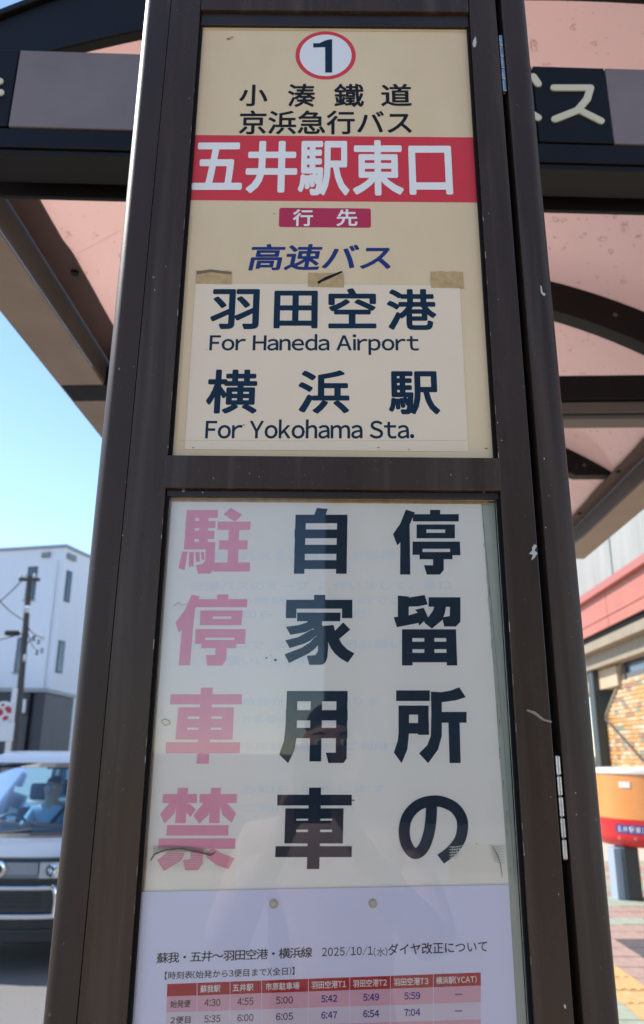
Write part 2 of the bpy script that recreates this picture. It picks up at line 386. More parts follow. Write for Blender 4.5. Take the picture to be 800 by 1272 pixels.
mb = MB(); mb.add([bp_(0, 0, 0), bp_(16, 0, 0), bp_(16, 12, 0), bp_(0, 12, 0), bp_(0, 0, bz), bp_(16, 0, bz), bp_(16, 12, bz), bp_(0, 12, bz)], [(0, 1, 5, 4), (1, 2, 6, 5), (2, 3, 7, 6), (3, 0, 4, 7), (4, 5, 6, 7)])
mb.build('wall', 'wwall', e)
mb = MB(); 
def obox(mb, a0, a1, c0, c1, z0, z1):
    p = [bp_(a, c, z) for z in (z0, z1) for c in (c0, c1) for a in (a0, a1)]
    mb.add(p, [(0, 2, 3, 1), (4, 5, 7, 6), (0, 1, 5, 4), (2, 6, 7, 3), (0, 4, 6, 2), (1, 3, 7, 5)])
obox(mb, -.08, 16.1, -.08, 12.1, bz + .003, bz + .14); mb.build('coping', 'coping', e)
def on_left(px, py):                                   # pixel on the left face -> (a, z)
    d = ray(px, py); n = b2; t = (P0 - CAM).dot(n) / d.dot(n); q = CAM + d * t; return (q - P0).dot(b1), q.z
def on_right(px, py):
    d = ray(px, py); n = b1; t = (P0 - CAM).dot(n) / d.dot(n); q = CAM + d * t; return (q - P0).dot(b2), q.z
for (x0, y0, x1, y1) in [(35, 704, 48, 745), (22, 792, 33, 835), (-30, 792, -19, 835), (-25, 704, -13, 745)]:
    a0, z1 = on_left(x1, y0); a1, z0 = on_left(x0, y1)
    a0, z1 = on_left((x0 + x1) / 2, y0); wd = abs(on_left(x1, y0)[0] - on_left(x0, y0)[0]) * .9
    a0 -= wd / 2; a1 = a0 + wd; z0 = on_left((x0 + x1) / 2, y1)[1]
    mb = MB(); obox(mb, a0, a1, -.03, .1, z0, z1); wn = mb.build('window', 'wframe', e)
    mb = MB(); obox(mb, a0 + .06, a1 - .06, -.035, .08, z0 + .06, (z0 + z1) / 2 - .02); mb.build('pane', 'wglass', wn)
    mb = MB(); obox(mb, a0 + .06, a1 - .06, -.035, .08, (z0 + z1) / 2 + .02, z1 - .06); mb.build('pane', 'wglass', wn)
    mb = MB(); obox(mb, a0 - .05, a1 + .05, -.1, .1, z0 - .06, z0 - .003); mb.build('sill', 'coping', wn)
for (x0, y0, x1, y1) in [(83, 708, 90, 748), (73, 795, 81, 836), (64, 897, 71, 931)]:
    c0, z1 = on_right(x0, y0); c1, _ = on_right(x1, y0); z0 = on_right(x0, y1)[1]
    mb = MB(); obox(mb, -.03, .1, c0, c1, z0, z1); wn = mb.build('window', 'wframe', e)
    mb = MB(); obox(mb, -.035, .08, c0 + .08, c1 - .08, z0 + .06, z1 - .06); mb.build('pane', 'wglass', wn)
a, z = on_left(58, 689); mb = MB(); obox(mb, a - .22, a + .22, -.12, 0, z - .15, z + .12); mb.build('vent', 'vent', e, bevel=.03)
c, z = on_right(88, 692); mb = MB(); obox(mb, -.12, 0, c - .35, c + .35, z - .15, z + .12); mb.build('vent', 'vent', e, bevel=.03)
a, _ = on_left(76, 800); mb = MB(); mb.tube([bp_(.35, -.07, .2), bp_(.35, -.07, bz - .6)], .05, 8); mb.build('downpipe', 'wwall', e)
M['annex'] = mat('dark_grey_cladding', (0.055, 0.055, 0.065, 1), 0.6, 0, 0.25, 2, stretch=(1, 1, .2))
q0 = hitY(57, 860, 30); q1 = hitY(0, 856, 30)
e = empty('grey_annex', (q0.x, 30, 0), 'low dark grey flat roofed annex in front of the white building', 'building')
mb = MB(); mb.box(q0.x - 9, q0.x, 30, 33.5, 0, q0.z); mb.build('wall', 'annex', e)
mb = MB(); mb.box(q0.x - 9.1, q0.x + .08, 29.9, 33.6, q0.z + .003, q0.z + .15); mb.build('roof', 'coping', e)
xx = hitY(36, 900, 30).x; mb = MB(); mb.box(xx - .06, xx + .06, 29.93, 29.995, 0, q0.z - .02); mb.build('corner_trim', 'black', e)
q = hitY(27, 905, 30); mb = MB(); mb.box(q.x - .4, q.x + .3, 29.95, 29.998, .2, q.z + .5); dd = mb.build('door', 'wframe', e)
q = hitY(27, 877, 29.9); mb = MB(); mb.box(q.x - .14, q.x + .14, 29.86, 29.998, q.z - .25, q.z + .25); mb.build('wall_lamp', 'wwall', e)

# ---- utility pole and its wires
M['pole'] = mat('dark_pole', (0.075, 0.07, 0.07, 1), 0.7, 0, 0.3, 5)
M['wire'] = mat('wire_black', (0.02, 0.02, 0.022, 1), 0.6)
YP = 24.0
pt = hitY(37, 716, YP); pf = hitY(30, 860, YP)
e = empty('utility_pole', (pf.x, YP, 0), 'dark utility pole with crossarm and wires in front of the white building', 'utility pole')
mb = MB(); mb.tube([(pf.x, YP, 0), (pt.x, YP, pt.z)], [.125, .085], 12); mb.build('pole', 'pole', e, smooth=True)
a0 = hitY(26, 719, YP); a1 = hitY(51, 723, YP)
mb = MB(); mb.box(a0.x, a1.x, YP - .17, YP - .1, a0.z - .1, a0.z); mb.build('crossarm', 'pole', e)
M['insul'] = mat('white_insulator', (0.6, 0.6, 0.62, 1), 0.3)
for px in (28, 33, 45):
    q = hitY(px, 716, YP); mb = MB(); mb.lathe((q.x, YP - .135, a0.z + .003), [(.035, 0), (.06, .03), (.03, .06), (.055, .1), (.02, .14)], 10); mb.build('insulator', 'insul', e)
q = hitY(16, 786, YP); mb = MB(); mb.box(q.x - .24, q.x + .2, YP - .1, YP + .1, q.z - .09, q.z + .07); mb.build('cable_closure', 'wire', e, bevel=.05)
for px, py in ((42, 793), (48, 797), (53, 792), (46, 810), (52, 808)):
    q = hitY(px, py, YP); mb = MB(); mb.lathe(q, [(.02, -.09), (.055, -.06), (.03, 0), (.055, .05), (.02, .08)], 10); mb.build('insulator', 'insul' if px % 2 else 'vent', e)
mb = MB(); mb.tube([hitY(32, 757, YP - .12), hitY(37, 757, YP - .12)], .12, 10); mb.build('band', 'insul', e)
mb = MB(); mb.tube([hitY(30, 817, YP - .12), hitY(35.5, 817, YP - .12)], .12, 10); mb.build('band', 'insul', e)
def wire(p0, p1, sag, r=.018):
    pts = []
    for i in range(13):
        t = i / 12; p = Vector(p0).lerp(Vector(p1), t); p.z -= sag * 4 * t * (1 - t); pts.append(p)
    MB().tube(pts, r, 6).build('wire', 'wire', e)
wire(hitY(30, 718, YP), hitY(-60, 775, YP + 3), .35, .02)
wire(hitY(34, 772, YP), hitY(-30, 700, YP + 1), .3, .02)
wire(hitY(30, 786, YP), hitY(-60, 800, YP + 1), .1, .025)
wire(hitY(34, 779, YP), hitY(52, 792, YP - .6), .05, .022)
wire(hitY(34, 800, YP), hitY(48, 790, YP - .4), -.1, .015)
wire(hitY(34, 783, YP), hitY(44, 806, YP - .4), .1, .015)

# ---- red and white round sign on white posts
M['swhite'] = mat('sign_white', (0.72, 0.74, 0.76, 1), 0.5, 0, .1, 4)
M['sred'] = mat('sign_red', (0.45, 0.02, 0.03, 1), 0.45)
YS = 20.0
q = hitY(17, 870, YS)
e = empty('round_shop_sign', (q.x, YS, 0), 'round red and white sign above a white board on white posts before the grey annex', 'sign')
MB().box(q.x - .05, q.x + .05, YS - .05, YS + .05, 0, q.z + .3).build('post', 'swhite', e)
p = hitY(-10, 870, YS); MB().box(p.x - .05, p.x + .05, YS - .05, YS + .05, 0, q.z).build('post', 'swhite', e)
c = hitY(6, 885, YS); MB().lathe((c.x, YS - .08, c.z), [(.24, -.03), (.27, -.02), (.27, .02), (.24, .03)], 28, 'Y').build('disc', 'swhite', e)
for O in ([(-.2, .02), (-.12, .10), (-.02, .07), (.02, -.03), (-.06, -.10), (-.17, -.08)], [(.02, .10), (.10, .16), (.2, .10), (.22, .0), (.13, -.03), (.06, .04)], [(.0, -.12), (.08, -.08), (.16, -.10), (.13, -.18), (.03, -.21)], [(-.08, .16), (.0, .14), (.02, .20), (-.05, .22)]):
    MB().prism([(c.x + a_, YS - .113, c.z + b_) for a_, b_ in O], (0, -.004, 0)).build('red_mark', 'sred', e)
p0 = hitY(-14, 897, YS); p1 = hitY(17, 921, YS); MB().box(p0.x, p1.x, YS - .12, YS - .06, p1.z, p0.z).build('board', 'swhite', e, bevel=.02)
# ---- station building on the right
M['concrete'] = mat('stained_concrete', (0.36, 0.36, 0.33, 1), 0.8, 0, 0.4, 1.7, 0.3, 30, c2=(0.25, 0.25, 0.225, 1), stretch=(1, 1, .16), detail=8)
M['salmon'] = mat('salmon_fascia', (0.46, 0.15, 0.10, 1), 0.55, 0, 0.12, 1.5)
M['salmon2'] = mat('salmon_trim', (0.40, 0.13, 0.10, 1), 0.55)
M['soffit'] = mat('beige_soffit', (0.30, 0.245, 0.17, 1), 0.7, 0, 0.2, 3)
M['beigebox'] = mat('beige_wall_box', (0.50, 0.38, 0.25, 1), 0.7, 0, .15, 3)
M['colm'] = mat('dark_green_column', (0.035, 0.045, 0.045, 1), 0.5)
UF = 4.6
v1, zf1 = hitU(800, 694, UF); v0, zf0 = hitU(723, 744.5, UF)
_, zb = hitU(800, 757, UF); _, zs = hitU(800, 779, UF)
zf = (zf0 + zf1) / 2
print('fascia', v1, v0, zf1, zf0, zb, zs)
e = empty('station_building', uv(UF, 6, 0), 'station building with stained concrete, salmon fascia and orange tiled wall at right', 'building')
def ub(mb, u0, u1, v0_, v1_, z0, z1): return mb.box(u0, u1, v0_, v1_, z0, z1, T=lambda p: uv(p.x, p.y, p.z))
VE = 28.0
ub(MB(), UF + .25, UF + 9, 2, VE, zf + .02, zf + 5.5).build('upper_wall', 'concrete', e)
for v in (4.2, 9.4, 14.2, 19.6, 24.6): ub(MB(), UF + .23, UF + .249, v - .02, v + .02, zf + .05, zf + 5.4).build('wall_joint', 'vent', e)
ub(MB(), UF - .10, UF + 9.1, 1.9, VE + .1, zf - .12, zf + .017).build('coping', 'salmon2', e)
v = 2.0
while v < VE - .1:
    ub(MB(), UF, UF + .2, v + .012, v + 2.99, zb + .20, zf - .123).build('fascia_panel', 'salmon', e); 
    ub(MB(), UF + .01, UF + .2, v + .012, v + 2.99, zb + .01, zb + .188).build('fascia_panel', 'salmon', e); v += 3
ub(MB(), UF + .05, UF + .25, 2, VE, zb - .09, zf - .13).build('fascia_backing', 'black', e)
ub(MB(), UF + .06, UF + 6, 2, VE, zs, zb - .093).build('soffit', 'soffit', e)
ub(MB(), UF + .25, UF + .9, 2, VE, zs - .28, zs - .003).build('soffit_beam', 'soffit', e)
UW = UF + 0.5
# glazed strip and dark column
def up(px, py, U=UW): v_, z_ = hitU(px, py, U); return v_, z_
vA, zA = up(771, 790); vB, zB = up(800, 836); vC, zC = up(773, 842); v9, z9 = up(800, 800)
M['darkglass'] = mat('reflecting_window', (0.16, 0.22, 0.28, 1), 0.12, 0, 0.5, 9, spec=0.8, stretch=(1, 1, 3))
ub(MB(), UW + .05, UW + .12, 3, vA, .9, zs - .3).build('window', 'darkglass', e)
for i in range(6):
    v_ = 3 + (vA - 3) * i / 5
    ub(MB(), UW + .0, UW + .13, v_ - .04, v_ + .04, 1.0, zs - .3).build('window_frame', 'wframe', e)
ub(MB(), UW - .02, UW + .14, 3, vA + .05, z9, zs - .283).build('window_head', 'wframe', e)
q0 = up(733, 806, UF + .5); q1 = up(745, 806, UF + .5)
ub(MB(), UF + .3, UF + .75, q1[0] , q1[0] + .35, 0.1, zs - .003).build('column', 'colm', e)
# beige box, faces the street beyond the tiles
g0 = up(771, 813, UW - .1); g1 = up(743, 852, UW - .1)
ub(MB(), UW - .08, UW + 1.5, vA + .2, vA + 3.6, up(760, 853, UW - .08)[1], zs - .3).build('end_wall_box', 'beigebox', e)
# tiled wall with a sweeping end, tiles one by one but past counting: one joined part per colour
prof = [up(772, 812), up(771, 838), up(767, 855), up(760, 872), up(754, 888), up(748, 905), up(743, 925), up(738, 960)]
def wall_end(z):
    if z >= prof[0][1]: return prof[0][0]
    for (va, za), (vb, zb_) in zip(prof, prof[1:]):
        if z >= zb_: return va + (vb - va) * (za - z) / (za - zb_ + 1e-9)
    return prof[-1][0]
ztop = zC
vmin = 3.0
pts = [uv(UW + .02, vmin, SW - .05)] + [uv(UW + .02, prof[-1][0], SW - .05)] + [uv(UW + .02, v_, z_) for v_, z_ in reversed(prof[1:])] + [uv(UW + .02, vmin, ztop)]
M['mortar'] = mat('pale_mortar', (0.44, 0.39, 0.32, 1), 0.9)
MB().prism(pts, UD * .3).build('tiled_wall_core', 'mortar', e)
MB().tube([uv(UW - .005, v_, z_) for v_, z_ in prof], .035, 8).build('wall_edge_trim', 'soffit', e)
tc_ = {'orange': (0.62, 0.33, 0.11, 1), 'apricot': (0.66, 0.45, 0.24, 1), 'sage': (0.26, 0.28, 0.19, 1), 'rust': (0.38, 0.20, 0.12, 1), 'cream': (0.60, 0.50, 0.34, 1)}
TM = {k: MB() for k in tc_}
TH_, TW = 0.075, 0.235
nr = int((ztop - SW) / TH_)
for r_ in range(nr):
    z_ = SW + r_ * TH_
    v_ = vmin + (TW / 2 if r_ % 2 else 0)
    ve = min(wall_end(z_), wall_end(z_ + TH_)) - .03
    while v_ < ve:
        v2 = min(v_ + TW - .012, ve)
        if v2 > 9.0:
            k = random.choices(list(tc_), [6, 4, 1.3, 1.2, 1.2])[0]; dp = random.uniform(.0, .006)
            ub(TM[k], UW - dp, UW + .022, v_, v2, z_ + .006, z_ + TH_ - .006)
        v_ += TW
for k in tc_:
    tag(TM[k].build('wall_tile', mat('tile_' + k, tc_[k], .5, 0, .25, 3), e), kind='stuff')
for k in (0,):
    p0 = up(752, 893, UW - .1); p1 = up(800, 946, UW - .1); p2 = up(842, 990, UW - .1)  # dark bar put in for the diagonal shadow line across the tiles
    rl = empty('shadow_bar', uv(UW - .1, p1[0], SW), 'dark sloping bar standing in for a shadow across the orange tiled wall', 'shadow_bar')
    MB().tube([uv(UW - .1, *p0), uv(UW - .1, *p1), uv(UW - .1, *p2)], .022, 8).build('shadow_rod', 'pole', rl)
    for pp in (p0, p1, p2): MB().tube([uv(UW - .1, *pp), uv(UW + .03, *pp)], .012, 6).build('bracket', 'pole', rl)  # stubs that carry the shadow bar, added with it

# ---- orange and red drum on a dark post
M['dorange'] = mat('drum_orange', (0.72, 0.28, 0.075, 1), 0.35, 0, .1, 3, coat=.3)
M['dred'] = mat('drum_red', (0.55, 0.012, 0.015, 1), 0.35, coat=.3)
M['dwhite'] = mat('drum_white_rim', (0.66, 0.62, 0.56, 1), 0.5)
M['dblue'] = mat('drum_blue_plate', (0.025, 0.03, 0.20, 1), 0.4)
M['dskylit'] = mat('post_skylit_face', (0.30, 0.36, 0.44, 1), 0.5)  # pale blue of the sky-lit post side, light put into the colour
YD = 9.6
c = hitY(826, 1055, YD); zt = hitY(800, 962, YD - .6)
rr = .75; zb_ = hitY(800, 1052, YD - rr).z; zm = hitY(800, 1021, YD - rr).z; zr = hitY(800, 959, YD - rr).z
dcx = c.x
e = empty('round_information_drum', (dcx, YD, SW), 'round orange and red drum with white rim and blue lettered strip on dark post', 'information drum')
MB().lathe((dcx, YD, 0), [(.60, zb_ - .05), (rr - .06, zb_ - .04), (rr - .012, zb_ + .01), (rr, zb_ + .06), (rr, zm)], 48).build('lower_band', 'dred', e, smooth=True)
MB().lathe((dcx, YD, 0), [(rr - .002, zm + .002), (rr - .002, zr - .03)], 48).build('upper_band', 'dorange', e, smooth=True)
MB().lathe((dcx, YD, 0), [(rr + .01, zr - .028), (rr + .012, zr - .01), (rr + .005, zr + .02), (rr - .1, zr + .03), (rr - .3, zr + .032)], 48).build('rim', 'dwhite', e, smooth=True)
def arc_plate(mb, a0, a1, z0, z1, r, n=10, o=.004):
    for i in range(n):
        t0 = a0 + (a1 - a0) * i / n; t1 = a0 + (a1 - a0) * (i + 1) / n
        mb.add([(dcx + r * math.sin(t), YD - r * math.cos(t), z) for t, z in ((t0, z0), (t1, z0), (t1, z1), (t0, z1))], [(0, 1, 2, 3)])
    return mb
h = zm - zb_
def proj(p): d = Vector(p) - CAM; z = d.dot(CF); return CX + F_PX * d.dot(CR) / z, CY - F_PX * d.dot(CU) / z
def drum_angle(px, z): return min((abs(proj((dcx + rr * math.sin(a), YD - rr * math.cos(a), z))[0] - px), a) for a in [i * .01 for i in range(-120, 60)])[1]
a0 = drum_angle(765, zm - .1)
arc_plate(MB(), a0, 0.62, zm - h * .58, zm - h * .22, rr + .003).build('lettered_strip', 'dblue', e)
g = [('五', 0), ('井', 1), ('駅', 2), ('東', 3), ('口', 4)]
def arc_text(s, a0_, step, zc, sz, m_, r, nm='lettering'):
    b = MB()
    for i, ch in enumerate(s):
        V, Fc = layout(ch); aa = a0_ + step * i
        b.add([(dcx + r * math.sin(aa + (x - .5) * sz / r), YD - r * math.cos(aa + (x - .5) * sz / r), zc + (y - .38) * sz) for x, y in V], Fc)
    return b.build(nm, m_, e, recalc=False)
for k_, ch_ in enumerate('五井駅東口バス'): arc_text(ch_, a0 + .07 + .098 * k_, .1, zm - h * .40, h * .27, 'white_ink', rr + .006)
for k_, ch_ in enumerate('五井駅'): arc_text(ch_, a0 + .05 + .26 * k_, .13, zm - h * .78, h * .15, 'chip', rr + .006)
ab = drum_angle(776, zr - .2); arc_plate(MB(), ab - .09, ab + .09, hitY(776, 980, YD - rr).z, hitY(776, 972, YD - rr).z, rr + .004, 4).build('badge', 'dwhite', e)
xl = hitY(773, 1080, YD - .3).x; xr = hitY(788, 1080, YD - .3).x; xg = hitY(763, 1080, YD - .3).x
MB().box(xl, xr + .03, YD - .40, YD - .12, SW, zb_ - .045).build('post', 'colm', e, bevel=.01)
MB().box(xg, xl - .003, YD - .34, YD - .14, SW, zb_ - .06).build('post_skylit_side', 'dskylit', e)  # strip coloured as the sky-lit side of the dark post

# ---- buildings behind the photographer (seen only as reflections in the acrylic)
M['rear'] = mat('rear_beige_tiles', (0.085, 0.075, 0.065, 1), 0.8, 0, .15, .8)
e = empty('beige_office_block', (5, -23, 0), 'dark beige office block standing behind the photographer across the square', 'building')
MB().box(.12, 10, -28, -18, 0, 9.5).build('wall', 'rear', e)

#=====================================================================  BUS SHELTER
UC = 0.25                                              # middle of the shelter, street frame
HS = 1.06                                              # half span of the roof sheet
def zroof(d): return 3.336 - .325 * d * d
def zrin(d): return 3.222 - .36 * d * d
VB = [1.25, 2.48, 3.71, 4.94]
sh = empty('bus_shelter', uv(UC, 3.1, SW), 'bus shelter with curved pink translucent roof, dark steel ribs and name fascia', 'bus shelter')
def arch(v0_, v1_, fi, fo, d0, d1, n=36):
    mb = MB(); o = 0
    for i in range(n + 1):
        d = d0 + (d1 - d0) * i / n
        for (v_, z_) in ((v0_, fi(d)), (v1_, fi(d)), (v1_, fo(d)), (v0_, fo(d))): mb.v.append(tuple(uv(UC + d, v_, z_)))
    for i in range(n):
        for k in range(4):
            a = i * 4 + k; c_ = i * 4 + (k + 1) % 4; mb.f.append((a, c_, c_ + 4, a + 4))
    mb.f.append((0, 1, 2, 3)); mb.f.append(tuple(n * 4 + k for k in (3, 2, 1, 0)))
    return mb
# roof sheets, one per bay
for i in range(4):
    va = 1.266 if i == 0 else VB[i - 1] + .6195
    vb = VB[i] + .619 if i < 3 else 5.02
    arch(va, vb, lambda d: zroof(d) + .002, lambda d: zroof(d) + .006, -HS, HS, 48).build('roof_sheet', 'roof', sh, smooth=True)
# front gable arch, flatter than the ribs behind
arch(1.236, 1.262, lambda d: 3.160 - .17 * d * d, lambda d: max(3.377 - .26 * d * d, zroof(d) + .03), -1.10, 1.10).build('front_arch', 'beam_black', sh, bevel=.004)
arch(1.225, 1.29, lambda d: max(3.377 - .26 * d * d, zroof(d) + .03) + .002, lambda d: max(3.377 - .26 * d * d, zroof(d) + .03) + .02, -1.12, 1.12).build('front_trim', 'beam_black', sh, bevel=.003)
for v_ in VB[1:]: arch(v_ - .03, v_ + .04, lambda d: max(zrin(d), 2.956), lambda d: zroof(d) - .001, -HS + .01, HS - .01).build('rib', 'beam_black', sh, bevel=.003)
for v_ in VB[1:]:
    for i in range(9):
        d = -.92 + 1.84 * i / 8; sbq = uv(UC + d, v_ - .034, (max(zrin(d), 2.956) + zroof(d)) / 2)
        MB().lathe(sbq, [(.006, -.003), (.008, .0), (.008, .003)], 8, 'Y').build('bolt', 'gutter_grey', sh)
# tie beams
def sbeam(name, v0_, v1_, z0, z1, u0, u1, m_, bevel=.003): return ub(MB(), u0, u1, v0_, v1_, z0, z1).build(name, m_, sh, bevel=bevel)
for v_ in VB[1:2]:
    sbeam('tie_beam', v_ - .0, v_ + .07, 2.80, 2.895, UC - 1.0, UC + 1.0, 'beam_black')
    sbeam('tie_beam_flange', v_ + .01, v_ + .085, 2.755, 2.797, UC - 1.0, UC + 1.0, 'gutter_grey')
    sbeam('tie_beam_lip', v_ + .02, v_ + .10, 2.735, 2.752, UC - 1.0, UC + 1.0, 'gutter_grey')
    for s in (-1, 1): sbeam('bracket', v_ - .05, v_ + .08, 2.85, 2.925, UC + s * 1.16 - .12, UC + s * 1.16 + .12, 'beam_black')
# eaves: jagged inner plate, gutter side, gutter underside, both sides
for s in (-1, 1):
    T = lambda p, s=s: uv(UC + s * p.x, p.y, p.z)
    mb = MB(); inn = []; out = []
    n = 60; x = 1.035
    pin = []
    for i in range(n):
        v_ = 1.32 + (5.0 - 1.32) * i / (n - 1)
        if i % 4 == 0: off = random.uniform(-.006, .006)
        pin.append((x + off, v_))
    for (xa, v_) in pin:
        for q in ((xa, v_, 2.947), (1.118, v_, 2.947), (1.118, v_, 2.953), (xa, v_, 2.953)): mb.v.append(tuple(T(Vector(q))))
    for i in range(n - 1):
        for k in range(4):
            a = i * 4 + k; c_ = i * 4 + (k + 1) % 4; mb.f.append((a, c_, c_ + 4, a + 4))
    mb.build('eave_plate', 'plate_brown', sh)
    MB().box(1.122, 1.128, 1.32, 5.0, 2.86, 2.96, T).build('gutter_side', 'gutter_grey', sh)
    MB().box(1.128, 1.285, 1.32, 5.02, 2.852, 2.859, T).build('gutter_underside', 'gutter_beige', sh)
    MB().box(1.279, 1.286, 1.32, 5.02, 2.86, 3.03, T).build('gutter_outer_face', 'bronze2', sh)
    for v_ in (1.9, 2.35, 3.0, 3.6, 4.3): MB().lathe(T(Vector((1.06 + random.uniform(-.01, .01), v_, 2.94))), [(.012, 0), (.012, .006)], 8).build('bolt', 'beam_black', sh)
for v_ in VB[1::2]:
    sbeam('column', v_ - .02, v_ + .10, SW, 2.73, UC - .06, UC + .06, 'bronze2', .006)
    sbeam('column_base', v_ - .08, v_ + .16, SW, SW + .02, UC - .12, UC + .12, 'bronze2', .003)
# front fascia: stands almost square to the camera
FY = lambda x: 1.25 + .026 * x
def fpt(px, py, off=0.0):
    d = ray(px, py); t = (1.25 + off) / (d.y - .026 * d.x); return CAM + d * t
def fz(py, px=160): return fpt(px, py).z
zFT, zFB, zBM, zBB = fz(69, 160), fz(164, 160), fz(188, 157), fz(211, 155)
print('fascia z', zFT, zFB, zBM, zBB, 'right', fpt(700, 85).z, fpt(800, 178).z, fpt(800, 224).z)
def fbox(name, x0, x1, z0, z1, y0, y1, m_, bevel=.002):
    return MB().box(x0, x1, y0, y1, z0, z1, T=lambda p: Vector((p.x, p.y + FY(p.x), p.z))).build(name, m_, sh, bevel=bevel)
xl_, xr_ = -.86, 1.36
fbox('fascia_backing', xl_, xr_, zFB, zFT, .004, .03, 'beam_black')
fbox('fascia_beam', xl_, xr_, zBM, zFB - .002, -.004, .07, 'beam_black')
fbox('fascia_beam_soffit', xl_, xr_, zBM - .014, zBM - .002, .0, .08, 'beam_black')
fbox('fascia_beam_back', xl_, xr_, zBM - .03, zBM + .02, .102, .112, 'beam_black')
xm0 = fpt(18, 115).x; xm1 = fpt(755, 130).x; xb0 = fpt(664, 130).x; xb00 = fpt(572, 130).x; xh = fpt(400, 100).x
def tile(name, x0, x1, m_, y=-.0):
    return fbox(name, x0 + .001, x1 - .001, zFB + .001, zFT - .001, -.006 + y, .002 + y, m_)
tile('fascia_panel', xm0, xh, 'mauve'); tile('fascia_panel', xh, xb00, 'mauve'); tile('fascia_panel', xm1, xr_, 'mauve')
tile('letter_tile', xb0, xm1, 'beam_black'); tile('letter_tile', xb00, xb0, 'beam_black'); tile('letter_tile', xm0 - (xm1 - xb0), xm0, 'beam_black'); tile('fascia_panel', xl_, xm0 - (xm1 - xb0), 'mauve')
def rstroke(P, w_=10.5, nm='lettering'):
    pts = [fpt(x, y, -.0065) for x, y in P]
    out = []
    for p, q in zip(pts, pts[1:]):
        for i in range(5): out.append(p.lerp(q, i / 5))
    out.append(pts[-1])
    r = w_ / 2 * 1.25 / 860
    mb = MB(); yoff = Vector((0, -.003, 0))
    # rounded flat stroke: outline hull built as short capsules
    k = 0
    for p, q in zip(pts, pts[1:]):
        d = (q - p); d.y = 0; a = math.atan2(d.z, d.x); O = []
        for i in range(9): t = a + math.pi / 2 + math.pi * i / 8; O.append(p + Vector((math.cos(t) * r, 0, math.sin(t) * r)))
        for i in range(9): t = a - math.pi / 2 + math.pi * i / 8; O.append(q + Vector((math.cos(t) * r, 0, math.sin(t) * r)))
        O = [v + Vector((0, -k * 2e-5, 0)) for v in O]
        mb.prism(O, (0, -.003, 0)); k += 1
    return mb.build(nm, 'cream_ink', sh)
rstroke([(688, 110), (733, 110), (729, 124), (717, 138), (689, 149)]); rstroke([(718, 137), (746, 151)])
rstroke([(600, 110), (596, 128), (582, 148)]); rstroke([(628, 110), (640, 130), (668, 147)]); rstroke([(646, 98), (652, 106)]); rstroke([(662, 96), (668, 105)])
rstroke([(-40, 101), (0, 102)]); rstroke([(-35, 116), (1, 116)])

#=====================================================================  BUS STOP SIGN
YF = 0.80
XL, XR = -0.2516, 0.2767
ZT = 2.70
sg = empty('bus_stop_sign', ((XL + XR) / 2, .90, SW), 'tall dark bronze bus stop sign case with hinged framed door and cream upper panel', 'bus stop sign')
# outer case: rounded column, hollow at the front behind the door
def rounded(x0, x1, y0, y1, r, z0, z1, corners):
    pts = []
    for (cx_, cy_, a0_, on) in ((x1 - r, y1 - r, 0, corners[2]), (x0 + r, y1 - r, 90, corners[3]), (x0 + r, y0 + r, 180, corners[0]), (x1 - r, y0 + r, 270, corners[1])):
        if on:
            for i in range(9): a = R(a0_ + 90 * i / 8); pts.append((cx_ + r * math.cos(a), cy_ + r * math.sin(a)))
        else: pts.append((cx_ + (r if a0_ in (0, 270) else -r), cy_ + (r if a0_ in (0, 90) else -r)))
    mb = MB(); n = len(pts)
    mb.prism([(x, y, z0) for x, y in pts], (0, 0, z1 - z0)); return mb
seamT, seamB = -.2128, -.2212                          # seam leans a little (x at top z 2.70, at foot z .45)
gT0, gB0 = .2325, .2318; gT1, gB1 = .2405, .2405
def xs(z): return seamB + (seamT - seamB) * (z - .45) / 2.25
pm = rounded(XL, XL + .034, YF, YF + .20, .015, SW + .12, ZT, (1, 0, 0, 1))
pm.v = [((xs(z) - .0004) if abs(x - XL - .034) < 1e-4 or x > XL + .03 else x, y, z) for x, y, z in pm.v]
pm.build('case_side_post', 'bronze_post', sg, smooth=True)
rounded(gT1, XR, YF, YF + .20, .015, SW + .12, ZT, (0, 1, 1, 0)).build('case_side_post', 'bronze_post', sg, smooth=True)
MB().box(XL + .036, gT1 - .002, YF + .06, YF + .198, SW + .12, ZT - .002).build('case_body', 'bronze2', sg, bevel=.003)
MB().box(XL + .036, gT1 - .002, YF + .03, YF + .057, SW + .12, ZT - .004).build('case_inner_lining', 'black', sg)
rounded(XL - .006, XR + .006, YF - .006, YF + .206, .02, ZT + .002, ZT + .035, (1, 1, 1, 1)).build('cap', 'bronze2', sg, smooth=True)
rounded(XL - .03, XR + .03, YF - .03, YF + .23, .02, SW, SW + .118, (1, 1, 1, 1)).build('base', 'kerb', sg, smooth=True)
# door: stiles, rails (prisms whose outer edge follows the seam), 24 mm deep
DZ0, DZ1 = SW + .16, ZT - .012
XI0, XI1 = -.1725, .1960
def stile(pts): return MB().prism([(x, YF, z) for x, z in pts], (0, .026, 0))
stile([(xs(DZ0) + .0005, DZ0), (XI0, DZ0), (XI0, DZ1), (xs(DZ1) + .0005, DZ1)]).build('door_stile', 'bronze', sg, bevel=.0005)
stile([(XI1, DZ0), (gB0, DZ0), (gT0, DZ1), (XI1, DZ1)]).build('door_stile', 'bronze', sg, bevel=.0012)
MR0, MR1 = 1.8950, 1.9335
MB().box(XI0 - .0025, XI1 + .0015, YF - .0022, YF + .02, MR0, MR1).build('middle_rail', 'bronze', sg, bevel=.0012)
MB().box(XI0 + .0008, XI1 - .0008, YF - .0, YF + .026, 2.588, DZ1).build('top_rail', 'bronze', sg, bevel=.001)
MB().box(XI0 + .0008, XI1 - .0008, YF, YF + .026, DZ0, .62).build('bottom_rail', 'bronze', sg, bevel=.001)
